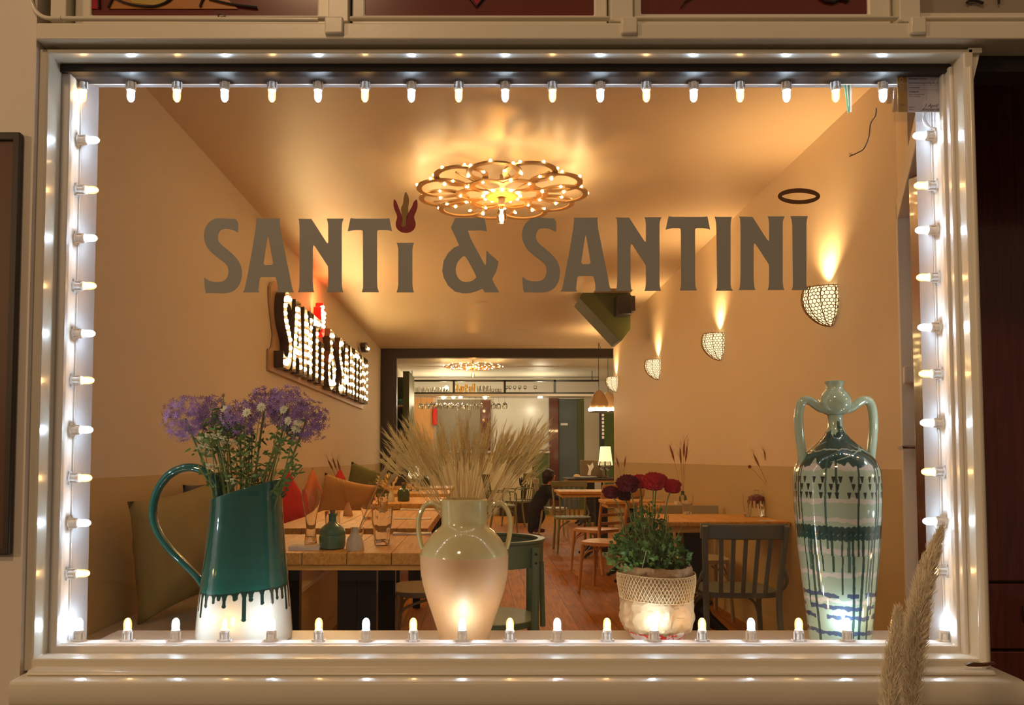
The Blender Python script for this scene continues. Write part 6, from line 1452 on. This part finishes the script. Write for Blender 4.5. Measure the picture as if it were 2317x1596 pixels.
# ------------------------------------------------------------------ the child
def skin_mesh(pts, edges, root=0, sub=2, name='body'):
    me = bpy.data.meshes.new(name); me.from_pydata([p[:3] for p in pts], edges, []); me.update(); o = bpy.data.objects.new(name, me); COL.objects.link(o)
    m = o.modifiers.new('s', 'SKIN'); m.use_smooth_shade = True
    for i_, (v, p) in enumerate(zip(me.skin_vertices[0].data, pts)): g_ = 1.16 if i_ not in (4, 5, 6) else 1.0; v.radius = (p[3] * g_, (p[4] if len(p) > 4 else p[3]) * g_)
    me.skin_vertices[0].data[root].use_root = True
    u = o.modifiers.new('u', 'SUBSURF'); u.levels = sub; u.render_levels = sub
    bpy.context.view_layer.update(); ev = bpy.data.meshes.new_from_object(o.evaluated_get(bpy.context.evaluated_depsgraph_get())); bpy.data.objects.remove(o); return ev
Yc = 11.75
def cp3(px, py, dy=0): p = W(px, py, Yc); return (p.x, Yc + dy, p.z)
CO_ = Vector((W(1216, 1100, Yc).x, Yc, 0))
def P4(px, py, dy, r, r2=None): a = Vector(cp3(px, py, dy)) - CO_; return (a.x, a.y, a.z, r, r2 or r)
pts = [P4(1216, 1142, .0, .095, .11), P4(1225, 1128, .0, .095, .11), P4(1234, 1112, .0, .09, .12), P4(1239, 1101, .0, .055, .09), P4(1240, 1094, 0, .035), # pelvis..neck 0-4
       P4(1241, 1086, 0, .05), P4(1241, 1077, 0, .062),                                   # head 5,6
       P4(1236, 1106, -.09, .045), P4(1245, 1122, -.13, .037), P4(1262, 1128, -.14, .028), P4(1270, 1126, -.14, .02),   # near arm 7-10
       P4(1238, 1106, .09, .045), P4(1248, 1120, .14, .037), P4(1263, 1125, .15, .028), P4(1270, 1124, .15, .02),      # far arm 11-14
       P4(1208, 1152, -.06, .085), P4(1204, 1176, -.08, .062), P4(1201, 1192, -.09, .05), P4(1199, 1207, -.09, .04),    # near leg 15-18
       P4(1214, 1155, .08, .08), P4(1230, 1168, .10, .06), P4(1222, 1184, .12, .045), P4(1210, 1200, .14, .038)]
E = [(0, 1), (1, 2), (2, 3), (3, 4), (4, 5), (5, 6), (2, 7), (7, 8), (8, 9), (9, 10), (2, 11), (11, 12), (12, 13), (13, 14), (0, 15), (15, 16), (16, 17), (17, 18), (0, 19), (19, 20), (20, 21), (21, 22)]
ev = skin_mesh(pts, E)
kid = thing('child', 'child in dark clothes leaning over a chair seat and looking up right', 'person', tuple(CO_))
for nm in ('skin', 'navy', 'trouser'): ev.materials.append(M[nm])
zn = P4(1240, 1097, 0, 1)[2]; xh = P4(1268, 1126, 0, 1)[0]; zw = P4(1216, 1130, 0, 1)[2]
for f_ in ev.polygons:
    c = f_.center; f_.use_smooth = True
    f_.material_index = 0 if (c.z > zn or c.x > xh) else (1 if c.z > zw or c.x > P4(1240, 0, 0, 1)[0] else 2)
    if c.z < P4(0, 1140, 0, 1)[2]: f_.material_index = 2
ob = bpy.data.objects.new('body', ev); COL.objects.link(ob); ob.parent = kid
hc = Vector(P4(1243, 1078, 0, 1)[:3])
q = MB()
q.ball(hc, .078, 16, 12, (.95, .92, 1.05)); q.tube([hc + Vector((.05, 0, -.01)), hc + Vector((.083, 0, .002)), hc + Vector((.092, 0, .008))], [.03, .013, .008], 8)   # face + nose
q.ball(hc + Vector((.052, 0, -.042)), .033, 10, 8); q.ball(hc + Vector((.074, 0, -.024)), .012, 8, 6, (.8, 1.6, .6)); q.ball(hc + Vector((0, -.07, -.005)), .016, 8, 6, (1, .5, 1.3)); q.ball(hc + Vector((0, .07, -.005)), .016, 8, 6, (1, .5, 1.3))
q.build('head', 'skin', kid)
q = MB()
for s in (-1, 1): q.ball(hc + Vector((.064, s * .027, .016)), .008, 8, 6)
q.build('eyes', 'black', kid)
q = MB(); vs = []
q.ball(hc + Vector((-.022, 0, .014)), .100, 20, 14, (.95, 1.0, 1.02)); q.ball(hc + Vector((-.055, 0, -.05)), .068, 14, 10, (.8, 1.1, 1.2)); q.ball(hc + Vector((.010, 0, .058)), .060, 14, 10, (1.1, 1.2, .7)); q.build('hair', 'hair', kid)
for i, (px, py, dy) in enumerate(((1203, 1210, -.09), (1212, 1203, .14))):
    a = Vector(P4(px, py, dy, 1)[:3]); q = MB(); z_ = .0 if i == 0 else a.z - .03; q.tube([(a.x - .05, a.y, z_ + .045), (a.x, a.y, z_ + .045), (a.x + .06, a.y, z_ + .038), (a.x + .13, a.y, z_ + .03), (a.x + .15, a.y, z_ + .028)], [.03, .042, .04, .034, .02], 12, flat=.9); q.build('shoe', 'shoe', kid)
for s, yy in ((-1, -.14), (1, .15)):
    a = Vector(P4(1271, 1126, yy, 1)[:3]); q = MB(); q.ball(a, .02, 10, 8, (1.2, 1, .6))
    for k in range(4): q.tube([a + Vector((.01, (k - 1.5) * .009, .0)), a + Vector((.035 + .004 * (k in (1, 2)), (k - 1.5) * .010, -.002)), a + Vector((.048 + .006 * (k in (1, 2)), (k - 1.5) * .010, -.010))], [.0065, .006, .005], 6)
    q.tube([a + Vector((0, -s * .012, .004)), a + Vector((.022, -s * .026, .002))], [.007, .005], 6); q.build('hand', 'skin', kid)
